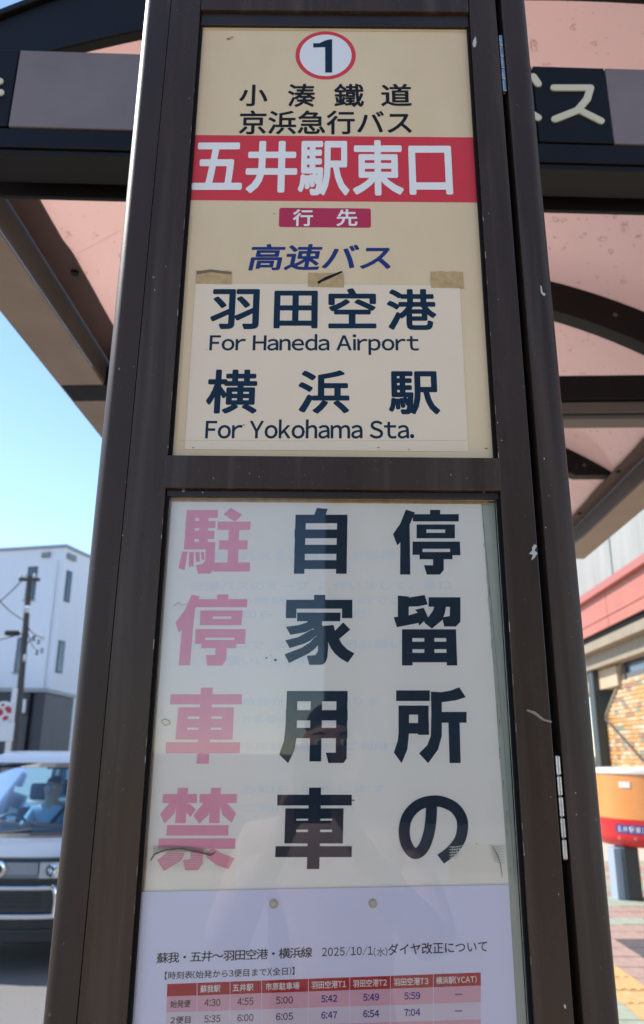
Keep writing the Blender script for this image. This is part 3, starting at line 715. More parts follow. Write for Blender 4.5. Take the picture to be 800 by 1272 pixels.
MB().box(XI0 + .0008, XI1 - .0008, YF + .005, YF + .026, 2.5665, 2.5872).build('top_bead', 'bronze2', sg, bevel=.001)
MB().box(XI0 + .0008, XI1 - .0008, YF + .004, YF + .026, 1.8875, 1.8946).build('lower_bead', 'bronze2', sg, bevel=.0008)
for (x0, x1) in ((XI0 + .0003, XI0 + .0035), (XI1 - .0035, XI1 - .0003)):
    MB().box(x0, x1, YF + .004, YF + .024, .625, 1.8872).build('glazing_bead', 'black', sg)
    MB().box(x0, x1, YF + .004, YF + .024, 1.934, 2.566).build('glazing_bead', 'black', sg)
# hinges in the right gap
for (zt, zb2) in ((2.5474, 2.4512), (1.6184, 1.5223), (.70, .604)):
    n = 5; L = (zt - zb2) / n; hx = (gT0 + gT1) / 2 - .0004
    hg = MB().box(hx - .0012, hx + .0012, YF + .004, YF + .02, zb2, zt).build('hinge', 'steel', sg)
    for i in range(n):
        MB().lathe((hx, YF + .0025, 0), [(.0022, zb2 + i * L + .0006), (.0029, zb2 + i * L + .0014), (.0029, zb2 + (i + 1) * L - .0012), (.0022, zb2 + (i + 1) * L - .0005)], 14).build('knuckle', 'steel', hg, smooth=True)
# screws
for (px, py, r, yy) in ((191, 345, .0017, YF), (228, 610, .0017, YF + .004), (601, 611, .0017, YF + .004), (252, 612, .0009, YF + .004), (166, 456, .0006, YF)):
    q = hitY(px, py, yy); s = MB().lathe((q.x, yy - .0006, q.z), [(r * .8, -.0006), (r, 0), (r, .001)], 14, 'Y').build('screw', 'steel', sg, smooth=True)
    if r > .001: MB().lathe((q.x, yy - .0013, q.z), [(r * .45, -.0002), (r * .45, .0002)], 6, 'Y').build('socket', 'black', s)
# ---- upper panel, printed
YP1 = YF + .0095
up_ = MB().box(XI0 + .0036, XI1 - .0036, YP1, YP1 + .003, 1.9345, 2.566).build('upper_panel', 'cream', sg)
xe0, xe1 = XI0 + .0036, XI1 - .0036
Y1 = YP1 - .0001
za, zb2 = hitY(400, 169, Y1).z, hitY(400, 250, Y1).z
MB().poly([(xe0, Y1, zb2), (xe1, Y1, zb2), (xe1, Y1, za), (xe0, Y1, za)]).build('red_band', 'red', up_)
c = hitY(404.5, 68.5, Y1); r1 = (hitY(442, 68, Y1).x - hitY(367, 68, Y1).x) / 2
hh = (hitY(404, 39, Y1).z - hitY(404, 99, Y1).z) / 2; k = hh / r1
def wdisc(name, c, rx, rz, y, m_, p): return MB().poly([(c.x + rx * math.cos(t * math.pi / 28), y, c.z + rz * math.sin(t * math.pi / 28)) for t in range(56)]).build(name, m_, p)
wdisc('number_ring', c, r1, hh, Y1, 'red', up_); wdisc('number_disc', c, r1 * .86, hh * .86, Y1 - .00005, 'white_disc', up_)
strokes('numeral_one', (350, 30), 7.273, [[(392, 438), (456, 438), (456, 137), (428, 137), (392, 160)], [(284, 172), (340, 172), (385, 150), (430, 137), (430, 206), (284, 212)]], Y1 - .0001, 'navy', up_)
YT = Y1 - .00008
for ch, x0, x1, y0, y1 in (('小', 298, 333, 105, 132), ('湊', 358, 392, 104, 133), ('鐵', 415, 452, 104, 133), ('道', 473, 511, 104, 132)):
    text('lettering', ch, (x0, y0), (x1, y0), y1, YT, 'ink', up_, bold=.020)
text('lettering', '京浜急行バス', (298, 137), (511, 137), 167, YT, 'ink', up_, bold=.018)
for ch, x0, x1, y0, y1 in (('五', 242, 303, 177, 236), ('井', 307, 370, 175, 240), ('駅', 371, 434, 175, 243), ('東', 438, 500, 174, 243), ('口', 507, 560, 181, 242)):
    text('lettering', ch, (x0, y0), (x1, y0), y1, YT - .0001, 'white_ink', up_, bold=.024)
# 行先 plate with rounded corners
q0, q1 = hitY(347, 258, Y1), hitY(461, 283, Y1); rc = .003
P = []
for (cx_, cz_, a) in ((q1.x - rc, q0.z - rc, 0), (q0.x + rc, q0.z - rc, 90), (q0.x + rc, q1.z + rc, 180), (q1.x - rc, q1.z + rc, 270)):
    for i in range(6): t = R(a + 18 * i); P.append((cx_ + rc * math.cos(t), Y1, cz_ + rc * math.sin(t)))
MB().poly(P).build('destination_plate', 'crimson', up_)
text('lettering', '行', (364, 260), (389, 260), 281, YT - .0001, 'white_ink', up_, bold=.02)
text('lettering', '先', (418, 260), (444, 260), 281, YT - .0001, 'white_ink', up_, bold=.02)
text('lettering', '高速バス', (308, 303), (484, 303), 336, YT, 'blue', up_, bold=.022, italic=.16)
# ---- taped-over destination sheet (a thing of its own)
YS1 = YP1 - .0006
s0 = [(243, 352), (571, 352), (579, 562), (221, 562)]
c0 = hitY(243, 352, YS1); c1 = hitY(571, 352, YS1); c2 = hitY(579, 561, YS1)
ds = empty('destination_sheet', (0.0, YS1, c2.z), 'taped cream sheet on the upper panel reading For Haneda Airport and For Yokohama Sta.', 'sign sheet')
zbt = c2.z
MB().box(c0.x, c1.x, YS1, YS1 + .0003, zbt, c0.z).build('sheet', 'paper', ds)
for (x0, x1, y0, y1) in ((244, 287, 336, 353), (383, 427, 339, 357), (535, 576, 337, 358)):
    a = hitY(x0, y0, YS1 - .0003); b_ = hitY(x1, y1, YS1 - .0003)
    zz = [random.uniform(-.0008, .0008) for _ in range(9)]
    pts = [(a.x + (b_.x - a.x) * i / 8, YS1 - .0003, a.z + zz[i]) for i in range(9)] + [(b_.x + .0004, YS1 - .0003, b_.z), (a.x, YS1 - .0003, b_.z + .0005)]
    MB().prism(pts, (0, .0001, 0)).build('tape_strip', 'tape', ds)
MB().poly([hitY(x, y, YS1 - .0004) for x, y in ((244, 337), (262, 334.5), (288, 338), (287, 341), (262, 338), (245, 341))]).build('tape_tear', 'brown_dirt', ds)
MB().poly([hitY(x, y, YS1 - .0004) for x, y in ((394, 350), (404, 344), (424, 336.5), (426, 338), (410, 346), (400, 350), (396, 353))]).build('tape_tear', 'ink', ds)
YT2 = YS1 - .0001
for ch, x0, x1, y0, y1 in (('羽', 263, 323, 359, 409), ('田', 341, 395, 361, 408), ('空', 408, 467, 358, 408), ('港', 480, 541, 359, 410), ('横', 258, 321, 459, 514), ('浜', 371, 434, 460, 514), ('駅', 482, 545, 461, 515)):
    text('lettering', ch, (x0, y0), (x1, y0), y1, YT2, 'navy', ds, bold=.024)
text('lettering', 'For Haneda Airport', (261, 415), (520, 415), 441, YT2, 'navy', ds, bold=.017, gap=.075)
text('lettering', 'For Yokohama Sta.', (256, 521), (514, 521), 545, YT2, 'navy', ds, bold=.017, gap=.075)
MB().tube([hitY(x, y, YS1 - .0003) for x, y in ((222, 547), (400, 547.5), (579, 547))], .0002, 4).build('crease', 'paper', ds)
# dirt and chips on panel and frame
def fleck(px, py, r, y, m_, p, k=7, sx=1, sz=1, nm='paint_chip'):
    q = hitY(px, py, y); s = r * .8 / 955
    return MB().poly([(q.x + s * sx * random.uniform(.5, 1.1) * math.cos(2 * math.pi * i / k), y, q.z + s * sz * random.uniform(.5, 1.1) * math.sin(2 * math.pi * i / k)) for i in range(k)]).build(nm, m_, p)
for (px, py, r) in ((284, 48, 3), (288, 46, 2), (341, 265, 1.5), (386, 377, 1.7), (600, 300, 1.4), (256, 434, 1), (303, 528, 1.5), (470, 556, 1.5), (508, 558, 1.2), (604, 557, 1.6), (240, 556, 1.3)):
    fleck(px, py, r, YP1 - .0009, 'brown_dirt', sg, 6, 1.6, .6, 'dirt_speck')
def poly_mark(pts, y, m_, p, nm): return MB().poly([hitY(a, b_, y) for a, b_ in pts]).build(nm, m_, p)
yf = YF - .0002
poly_mark([(588, 50), (591, 45), (592, 52), (591, 58), (588, 59), (587, 54)], yf + .0, 'chip', sg, 'paint_chip')
poly_mark([(661, 680), (664, 676), (667, 678), (664, 684), (668, 687), (664, 693), (660, 696), (662, 689), (657, 688), (661, 684)], yf, 'chip', sg, 'paint_chip')
poly_mark([(671, 354), (673, 356), (674, 363), (678, 365), (676, 368), (672, 364)], yf, 'chip', sg, 'paint_chip')
poly_mark([(655, 881), (665, 884), (676, 893), (686, 896), (685, 898), (674, 895), (663, 887), (654, 883)], yf, 'gutter_beige', sg, 'scratch')
for (px, py, r) in ((619, 372, 1), (618, 525, 1.6), (623, 547, 1), (676, 570, 1.2), (192, 360, 1), (206, 331, .8), (715, 985, 1), (716, 1012, 1), (684, 990, 1), (694, 1111, .9), (678, 655, 1.2), (148, 458, 1.4), (650, 480, .8), (632, 110, .8), (607, 265, .8), (152, 665, .9), (310, 588, .9), (322, 592, .8), (560, 590, .9), (265, 594, .7), (702, 1250, 1.5), (642, 130, .8), (235, 122, .8)):
    fleck(px, py, r, yf - (.0022 if 566 < py < 610 and 205 < px < 620 else 0), 'chip', sg, 6, random.uniform(.5, 1), random.uniform(.8, 2))
# pale worn edges of the stile
for i in range(34):
    z_ = random.uniform(1.40, 2.55); s = random.choice((0, 1)); x_ = (XI0 - .0004) if s == 0 else (XI1 + .0004)
    L = random.uniform(.002, .012); MB().box(x_ - .00018, x_ + .00018, yf - .0001, yf + .0006, z_, z_ + L).build('edge_wear', 'gutter_beige' if i % 3 else 'chip', sg)
M['yellowed'] = mat('yellowed_edge_strip', (.50, .33, .16, 1), .4, 0, .45, 14, c2=(.62, .47, .28, 1), stretch=(1, 1, .4))
MB().box(xe0, xe0 + .0032, YP1 - .0008, YP1 - .0004, 1.936, 2.255).build('edge_strip', 'yellowed', sg)
MB().box(xe0, xe1, YP1 - .0006, YP1 - .0003, 2.562, 2.566).build('edge_strip', 'yellowed', sg)
# ---- lower panel: pale backing board behind clear acrylic
YB = YF + .016
MB().box(XI0 + .0036, XI1 - .0036, YB, YB + .003, .625, 1.887).build('back_board', 'board', sg)
MB().box(XI0 + .0037, XI1 - .0037, YF + .008, YF + .0105, .626, 1.8868).build('clear_pane', 'acrylic', sg)
# ---- no-parking notice
YN = YB - .0012
nn = empty('no_parking_notice', (.0, YN, 1.49), 'white vinyl notice with large navy and faded pink characters forbidding private cars to park', 'notice')
nx0 = hitY(212, 625, YN).x - .001; nx1 = hitY(597, 622, YN).x; nx2 = hitY(640, 1098, YN).x; nx0b = hitY(176, 1110, YN).x
znt = hitY(400, 621, YN).z; znb = hitY(400, 1130, YN).z
MB().prism([(nx0, YN, znb), (nx2 - .006, YN, znb), (nx1 + .001, YN, znt), (nx0 - .0, YN, znt)], (0, .0004, 0)).build('sheet', 'white_sheet', nn)
MB().box(nx0 - .0005, nx2 - .004, YN - .0003, YN - .0002, znt - .0035, znt + .0004).build('top_edge_tape', 'tape', nn)
MB().box(nx0 - .0022, nx0 + .0022, YN - .0006, YN - .0002, znb, znt).build('side_edge_tape', mat('yellowed_tape', (.50, .36, .24, 1), .4, 0, .2, 9), nn)
# faint print showing through from an older notice
YG = YN - .00005
def ghost(s, x0, y0, x1, h): text('show_through_print', s, (x0, y0), (x1, y0 - 1), y0 + h, YG, 'ghost', nn, bold=.03, n=5)
ghost('高速バスをご利用のお客様へお知らせ', 262, 683, 556, 14)
ghost('空港バスのオープンに伴いまして、東口', 237, 722, 560, 12)
ghost('停留所の時刻が変わりますのでご利用の', 237, 741, 560, 11)
ghost('際はお知らせをご確認くだ', 237, 758, 455, 11)
ghost('駐停車はできません。ご利用お願いし', 233, 795, 520, 12)
ghost('ますお願いいたします', 233, 815, 400, 12)
ghost('始発から時刻が変わりま', 300, 866, 470, 11); ghost('お客様の駐停車は', 300, 888, 420, 11)
ghost('市原駐車場ではご利用でき', 298, 922, 500, 11); ghost('お知らせいたします', 300, 975, 480, 11); ghost('ご利用ください', 300, 998, 440, 11)
# heavy characters, cut to the strokes of the print
A_ = (340, 620); SA = 5.783
Yc = YN - .00025
strokes('character', A_, SA, [[(157, 112), (232, 112), (220, 536), (145, 536)], [(457, 112), (530, 112), (524, 536), (447, 536)], [(157, 112), (530, 112), (530, 173), (157, 173)], [(150, 218), (525, 218), (525, 281), (150, 281)], [(150, 328), (525, 328), (525, 393), (148, 393)], [(148, 438), (525, 438), (525, 502), (147, 502)], [(310, 63), (388, 70), (372, 115), (292, 112)]], Yc, 'navy', nn)
strokes('character', A_, SA, [[(290, 688), (370, 688), (370, 730), (290, 730)], [(90, 723), (565, 723), (565, 787), (88, 787)], [(90, 723), (165, 723), (162, 855), (87, 855)], [(492, 723), (565, 723), (565, 855), (490, 855)], [(168, 815), (480, 815), (478, 877), (168, 877)],
    [(250, 870), (345, 870), (330, 900), (290, 925), (230, 955), (120, 975), (88, 917), (180, 905), (240, 885)], [(275, 935), (330, 955), (300, 985), (260, 1018), (215, 1040), (115, 1070), (83, 1015), (180, 990)], [(300, 985), (335, 1030), (290, 1080), (250, 1110), (110, 1178), (78, 1115), (200, 1068), (260, 1030)],
    [(255, 875), (350, 875), (345, 900), (370, 940), (388, 990), (392, 1060), (385, 1140), (370, 1175), (345, 1190), (255, 1190), (238, 1125), (300, 1120), (318, 1090), (318, 1040), (300, 960)], [(350, 912), (430, 903), (440, 945), (500, 885), (550, 937), (470, 1005), (490, 1040), (530, 1080), (580, 1108), (532, 1175), (480, 1145), (440, 1110), (410, 1070), (390, 1025), (370, 965)]], Yc, 'navy', nn)
B_ = (340, 850); SB = 5.3
strokes('character', B_, SB, [[(87, 44), (158, 44), (150, 355), (135, 440), (95, 520), (36, 462), (68, 370), (78, 270)], [(87, 44), (487, 44), (487, 112), (87, 112)], [(80, 170), (487, 170), (487, 238), (80, 238)], [(80, 287), (485, 287), (485, 355), (78, 355)], [(245, 44), (320, 44), (312, 508), (235, 508)], [(414, 44), (487, 44), (480, 490), (460, 518), (360, 518), (343, 450), (408, 450)]], Yc, 'navy', nn)
strokes('character', B_, SB, [[(233, 680), (312, 680), (300, 1216), (218, 1216)], [(24, 727), (514, 727), (514, 798), (23, 798)], [(77, 817), (460, 817), (459, 885), (75, 885)], [(74, 898), (458, 898), (458, 957), (73, 957)], [(72, 973), (456, 973), (455, 1048), (70, 1048)], [(77, 817), (150, 817), (148, 1048), (70, 1048)], [(384, 817), (460, 817), (455, 1048), (384, 1048)], [(12, 1066), (514, 1066), (513, 1138), (10, 1138)]], Yc, 'navy', nn)
C_ = (480, 620)
strokes('character', C_, SA, [[(140, 75), (205, 95), (167, 185), (172, 542), (98, 542), (100, 310), (78, 332), (47, 252), (100, 175)], [(313, 77), (387, 77), (387, 110), (313, 110)], [(190, 108), (520, 108), (520, 160), (190, 160)], [(217, 182), (492, 182), (492, 218), (217, 218)], [(217, 242), (492, 242), (492, 281), (217, 281)], [(217, 182), (288, 182), (288, 281), (217, 281)], [(422, 182), (492, 182), (492, 281), (422, 281)], [(188, 305), (528, 305), (528, 357), (188, 357)], [(188, 305), (260, 305), (260, 400), (187, 400)], [(458, 305), (528, 305), (532, 403), (458, 403)], [(238, 380), (475, 380), (475, 432), (238, 432)], [(335, 425), (412, 425), (412, 510), (385, 542), (290, 542), (270, 475), (335, 475)]], Yc, 'navy', nn)
strokes('character', C_, SA, [[(82, 692), (145, 710), (275, 688), (297, 755), (230, 770), (82, 775)], [(82, 692), (162, 700), (160, 850), (82, 850)], [(52, 848), (85, 845), (160, 835), (225, 815), (205, 795), (268, 780), (300, 850), (235, 910), (230, 890), (75, 920)], [(303, 705), (532, 705), (532, 775), (303, 773)], [(458, 705), (532, 705), (532, 880), (500, 915), (415, 915), (400, 850), (455, 840)], [(345, 760), (430, 760), (420, 820), (400, 870), (327, 930), (275, 890), (265, 860), (300, 850), (335, 800)],
    [(112, 935), (500, 935), (500, 998), (112, 998)], [(112, 1024), (502, 1024), (504, 1078), (112, 1078)], [(112, 1104), (506, 1104), (506, 1172), (112, 1172)], [(112, 935), (186, 935), (188, 1195), (112, 1195)], [(428, 935), (500, 935), (509, 1195), (434, 1195)], [(272, 935), (345, 935), (345, 1172), (272, 1172)]], Yc, 'navy', nn)
D_ = (480, 850)
strokes('character', D_, SB, [[(64, 40), (286, 40), (286, 110), (64, 110)], [(80, 140), (150, 140), (148, 330), (138, 430), (100, 520), (49, 450), (75, 370), (80, 320)], [(80, 140), (278, 140), (278, 200), (80, 200)], [(208, 140), (276, 140), (281, 333), (208, 333)], [(80, 255), (280, 255), (280, 325), (80, 325)], [(293, 48), (360, 52), (420, 42), (480, 20), (523, 85), (460, 105), (365, 118), (293, 110)], [(293, 48), (365, 60), (365, 340), (340, 430), (275, 520), (215, 455), (270, 400), (292, 340), (296, 200)], [(350, 182), (528, 182), (528, 253), (350, 253)], [(408, 240), (482, 240), (489, 518), (416, 518)]], Yc, 'navy', nn)
strokes('character', D_, SB, ribbon([(357, 1152), (430, 1095), (485, 1020), (502, 930), (485, 860), (430, 800), (330, 768), (220, 790), (145, 860), (118, 950), (128, 1040), (165, 1102), (205, 1112), (248, 1070), (280, 980), (294, 880), (297, 790)], 73), Yc, 'navy', nn)
E_ = (190, 620); SE = 5.714
strokes('character', E_, SE, [[(240, 77), (462, 77), (460, 133), (238, 133)], [(240, 77), (303, 77), (292, 357), (220, 357)], [(330, 77), (395, 77), (388, 357), (325, 357)], [(232, 155), (445, 155), (443, 205), (230, 205)], [(228, 225), (436, 225), (434, 282), (226, 282)], [(222, 305), (442, 305), (440, 357), (220, 357)], [(375, 305), (442, 305), (435, 490), (410, 527), (320, 530), (305, 470), (350, 460), (372, 440)], [(208, 372), (246, 372), (225, 503), (180, 490)], [(258, 375), (290, 375), (288, 478), (254, 478)], [(302, 375), (330, 375), (332, 445), (305, 445)], [(340, 375), (362, 375), (366, 430), (345, 430)],
    [(553, 62), (632, 110), (590, 155), (575, 155), (500, 107)], [(460, 160), (693, 160), (690, 218), (458, 218)], [(470, 293), (672, 293), (670, 357), (468, 357)], [(432, 450), (690, 450), (687, 513), (430, 513)], [(540, 200), (612, 200), (603, 470), (528, 470)]], Yc, 'faded', nn)
strokes('character', E_, SE, [[(275, 677), (330, 690), (300, 780), (290, 850), (262, 1180), (183, 1180), (205, 930), (182, 947), (160, 875), (225, 790)], [(457, 677), (535, 677), (533, 712), (455, 712)], [(310, 710), (670, 710), (667, 767), (305, 767)], [(337, 790), (636, 790), (634, 832), (336, 832)], [(335, 850), (630, 850), (627, 895), (333, 895)], [(337, 790), (425, 790), (422, 895), (333, 895)], [(560, 790), (636, 790), (627, 895), (555, 895)], [(303, 923), (658, 923), (656, 983), (300, 983)], [(303, 923), (375, 923), (370, 1027), (297, 1027)], [(580, 923), (658, 923), (654, 1028), (578, 1028)], [(345, 1000), (592, 1000), (590, 1057), (343, 1057)], [(445, 1040), (524, 1040), (520, 1140), (490, 1182), (385, 1182), (375, 1108), (443, 1105)]], Yc, 'faded', nn)
F_ = (180, 850)
strokes('character', F_, SB, [[(370, 22), (448, 22), (420, 523), (340, 523)], [(168, 66), (640, 66), (637, 132), (165, 132)], [(220, 152), (585, 152), (583, 212), (217, 212)], [(214, 228), (580, 228), (578, 285), (210, 285)], [(208, 300), (578, 300), (577, 364), (201, 364)], [(220, 152), (285, 152), (275, 364), (201, 364)], [(510, 152), (585, 152), (577, 364), (500, 364)], [(138, 382), (627, 382), (624, 454), (137, 454)]], Yc, 'faded', nn)
strokes('character', F_, SB, [[(120, 723), (343, 723), (342, 782), (115, 782)], [(217, 682), (285, 682), (268, 914), (198, 914)], [(160, 782), (215, 782), (195, 850), (130, 918), (100, 855)], [(270, 782), (300, 790), (335, 825), (300, 875), (262, 830)], [(362, 723), (607, 723), (603, 782), (358, 782)], [(435, 682), (500, 682), (490, 914), (422, 914)], [(385, 782), (440, 782), (420, 860), (358, 918), (318, 865)], [(490, 782), (540, 782), (600, 850), (572, 912), (510, 860)], [(145, 928), (552, 928), (548, 996), (142, 996)], [(92, 1015), (595, 1015), (595, 1083), (88, 1083)], [(300, 1075), (388, 1075), (380, 1180), (350, 1223), (265, 1225), (250, 1160), (300, 1150)], [(150, 1105), (265, 1110), (240, 1160), (125, 1230), (80, 1158)], [(400, 1110), (445, 1075), (500, 1110), (590, 1145), (550, 1218), (470, 1190), (405, 1140)]], Yc, 'faded', nn)
# wrinkled clear tape across the foot of the notice, with folds
for (x0, y0, x1, y1) in ((178, 1050, 292, 1108), (556, 1048, 632, 1098)):
    a = hitY(x0, y0, YN - .0012); b_ = hitY(x1, y1, YN - .0012)
    MB().box(a.x, b_.x, YN - .0012, YN - .0010, b_.z, a.z).build('clear_tape_strip', 'clear_tape', nn)
YW = YN - .0016
def crease(P, r, m_='brown_dirt', nm='tape_fold'): MB().tube([hitY(x, y, YW) for x, y in P], [x * .8 / 955 for x in r], 5).build(nm, m_, nn)
crease([(187, 1069), (192, 1061), (205, 1056), (225, 1054), (245, 1058), (262, 1062), (268, 1058)], [.5, .9, .6, .8, .9, 1.2, .3])
for k in range(6): crease([(190, 1051 + k * 1.5), (212, 1050.5 + k * 1.4), (235, 1052 + k * 1.2), (258, 1055 + k * 1.0)], [.18, .25, .25, .1], 'gutter_beige')
for k in range(8): crease([(200 + k * .5, 1062 + k * 2.1), (220, 1061.5 + k * 2.1), (262 - k * 2, 1062 + k * 2.2)], [.12, .2, .1], 'white_sheet')
for k in range(5): crease([(558, 1052 + k * 3.4), (566, 1052 + k * 3.2), (574 - k, 1050.5 + k * 3.3)], [.3, .35, .3], 'white_sheet')
for k in range(4): crease([(562 + k * 3, 1052), (561 + k * 3, 1068 - k * 2)], [.25, .25], 'white_sheet')
for k in range(7): crease([(607 + k, 1050 + k * 3), (618, 1052 + k * 3.2), (627, 1050 + k * 3.6)], [.2, .4, .2], 'board')
crease([(612, 1052), (618, 1062), (622, 1074), (624, 1090)], [.3, .6, .4, .3], 'gutter_beige')
# edge stains, flakes and cracks
for (px, py, r) in ((331, 817, 2.2), (342, 820, 2.6), (336, 814, 1), (507, 811, 1), (521, 812, 1.2), (348, 649, .9), (439, 994, 1.6), (350, 871, 1), (592, 1048, 1), (497, 1020, .8), (511, 1005, .8), (502, 1018, .7)):
    fleck(px, py, r, YN - .0004, 'brown_dirt' if r > .9 else 'white_ink', nn, 6, 1.2, .7, 'dirt_speck')
crease([(215, 753), (222, 748), (226, 752), (232, 750)], [.25, .35, .25, .15], 'vent'); crease([(200, 896), (204, 893), (210, 895), (211, 899), (205, 901), (201, 897)], [.5, .6, .5, .6, .5, .4], 'tape')
for k in range(26):
    x = 598 + 38 * (k / 26) + random.uniform(-2, 3); y = 640 + 450 * (k / 26) + random.uniform(-10, 10)
    crease([(x, y), (x + random.uniform(-1, 1.5), y + random.uniform(4, 18))], [random.uniform(.15, .5), .1], 'gutter_grey' if k % 2 else 'tape', 'edge_stain')
crease([(598, 622), (612, 770), (626, 920), (640, 1096)], [.35, .35, .3, .3], 'vent', 'sheet_edge')
# ---- timetable sheet
YTT = YN - .0022
ts = empty('timetable_notice', (0, YTT, 1.2), 'lavender printed sheet with red headed timetable pinned over the foot of the notice', 'timetable')
t0, t1 = hitY(176, 1108, YTT), hitY(632, 1099, YTT)
zend = t0.z - .62; 
MB().prism([(t0.x, YTT, zend), (t1.x + .0005, YTT, zend), tuple(t1), tuple(t0)], (0, .0003, 0)).build('sheet', 'tt_paper', ts)
YI = YTT - .0001
text('lettering', '蘇我・五井～羽田空港・横浜線', (195, 1183.5), (388, 1176), 1197, YI, 'ink', ts, bold=.014, n=6, adv=.92)
text('lettering', '2025/10/1', (400, 1176), (463, 1174), 1189, YI, 'ink', ts, gap=.12, bold=.010)
text('lettering', '(水)', (464, 1177), (481, 1176.5), 1188.5, YI, 'ink', ts)
text('lettering', 'ダイヤ改正について', (482, 1172.5), (605, 1168), 1187, YI, 'ink', ts, bold=.014, n=6)
text('lettering', '【時刻表(始発から3便目まで)(全日)】', (205, 1207), (366, 1201), 1217, YI, 'ink', ts, bold=.012, n=5, gap=.05)
SLT = -14.3 / 390
def ty(px, dy): return 1222.3 + (px - 207.4) * SLT + dy * (1 + (px - 207) / 390 * .04)
rows = [(0, 15.6, 'tt_head'), (15.8, 35.3, 'tt_pink'), (35.5, 55.5, 'tt_pale'), (55.7, 76, 'tt_pink'), (76.2, 96, 'tt_pale')]
cols = [207.4, 244.8, 285.7, 325, 383, 434.4, 485, 538.4, 597.6]
for (a, b_, m_) in rows:
    for x0, x1 in zip(cols, cols[1:]):
        k0 = -(a / 55) * 1.6; k1 = -(b_ / 55) * 1.6
        s = 0 if x0 > 208 else 1
        poly_mark([(x0 + .35 + s * k0, ty(x0, a)), (x1 - .35 , ty(x1, a)), (x1 - .35, ty(x1, b_)), (x0 + .35 + s * k1, ty(x0, b_))], YI, m_, ts, 'table_cell')
def cell(s, x0, x1, a, b_, m_, bold=.012): text('lettering', s, (x0, ty(x0, a)), (x1, ty(x1, a)), ty(x0, b_), YI - .0001, m_, ts, bold=bold, n=5, gap=.10)
for s, x0, x1 in (('蘇我駅', 249, 274), ('五井駅', 289, 315), ('市原駐車場', 330, 372), ('羽田空港T1', 387, 430), ('羽田空港T2', 438.5, 480.5), ('羽田空港T3', 489, 532), ('横浜駅(YCAT)', 541.5, 592)):
    cell(s, x0, x1, 3.2, 12.4, 'white_ink', .018)
data = [('始発便', '4:30 4:55 5:00 5:42 5:49 5:59', 20.5), ('2便目', '5:35 6:00 6:05 6:47 6:54 7:04', 40.5), ('3便目', '6:35 7:00 7:05 7:47 7:54 8:04', 60.5)]
cxs = [(254, 274), (295, 315), (343, 364), (399, 419), (451, 471), (502, 522)]
for nm, ti, a in data:
    cell(nm, 212, 237, a, a + 9.5, 'ink', .016)
    for (x0, x1), t, i in zip(cxs, ti.split(), range(6)): cell(t, x0, x1, a, a + 9, 'ink' if i < 3 else 'tt_blue', .014 if i < 3 else .03)
    poly_mark([(565, ty(565, a + 4)), (574, ty(574, a + 4)), (574, ty(574, a + 5.2)), (565, ty(565, a + 5.2))], YI - .0001, 'tt_blue', ts, 'lettering')
M['pin'] = mat('beige_pin_head', (0.50, 0.44, 0.34, 1), 0.35)
for px, py in ((340, 1122.5), (463, 1122)):
    q = hitY(px, py, YTT); MB().lathe((q.x, YTT - .0004, q.z), [(.0022, -.0022), (.0034, -.0016), (.0042, -.0002), (.0042, .0003)], 18, 'Y').build('pin', 'pin', ts, smooth=True)


#=====================================================================  CAR
M['paint'] = mat('silver_white_paint', (0.22, 0.25, 0.29, 1), 0.34, 0.35, 0.05, 3, coat=.4)
M['cblack'] = mat('car_black_plastic', (0.012, 0.013, 0.016, 1), 0.45)
M['cdark'] = mat('car_dark_grille', (0.02, 0.024, 0.03, 1), 0.35)
M['chrome'] = mat('chrome', (0.75, 0.77, 0.80, 1), 0.12, 1.0)
M['lamp'] = mat('lamp_reflector', (0.70, 0.72, 0.74, 1), 0.15, 0.6)
M['cglass'] = glass_mat('car_glass', (0.50, 0.74, 0.90, 1), 1.28)
M['lens'] = glass_mat('lamp_lens', (0.92, 0.95, 0.97, 1), 1.5)
M['seatm'] = mat('grey_seat_cloth', (0.07, 0.08, 0.095, 1), 0.9)
M['tyre'] = mat('tyre_rubber', (0.015, 0.015, 0.016, 1), 0.85)
M['rimm'] = mat('alloy_rim', (0.45, 0.46, 0.48, 1), 0.3, .9)
M['plate'] = mat('yellow_plate', (0.60, 0.46, 0.05, 1), 0.5)
YC, XC = 6.5, -2.47
car = empty('parked_car', (XC, YC, 0), 'silver white boxy minivan facing the stop with its driver inside', 'car')
def CT(p): return Vector((XC + p[0], YC + p[1], p[2] - .048 * min(1, max(0, (p[2] - .5) / .2))))
def W(z):                                              # half width of the shell at height z
    return .735 if z <= .92 else .735 - (z - .92) * .16
def shell(name, prof, m_, bev=.02, wf=None, x0=None, x1=None):
    """prof: closed outline (y, z) swept across the car, curved in plan at the nose"""
    n = 9; mb = MB(); N = len(prof); wf = wf or W
    for i in range(n):
        t = -1 + 2 * i / (n - 1)
        for (y, z) in prof:
            yy = y + (.20 * abs(t) ** 3.2 if y < .9 else 0) * max(0, 1 - max(0, y) / .9)
            if x0 is not None: mb.v.append(tuple(CT((x0 + (x1 - x0) * (t + 1) / 2, y + .20 * abs((x0 + (x1 - x0) * (t + 1) / 2) / .735) ** 3.2 * max(0, 1 - max(0, y) / .9), z))))
            else: mb.v.append(tuple(CT((t * wf(z), yy, z))))
    for i in range(n - 1):
        for k in range(N): a = i * N + k; b_ = i * N + (k + 1) % N; mb.f.append((a, b_, b_ + N, a + N))
    for i in (0, n - 1):
        tri = tessellate_polygon([[Vector((0, y, z)) for y, z in prof]])
        for t in tri: mb.f.append(tuple(q + i * N for q in t))
    o = mb.build(name, m_, car, smooth=True)
    return o
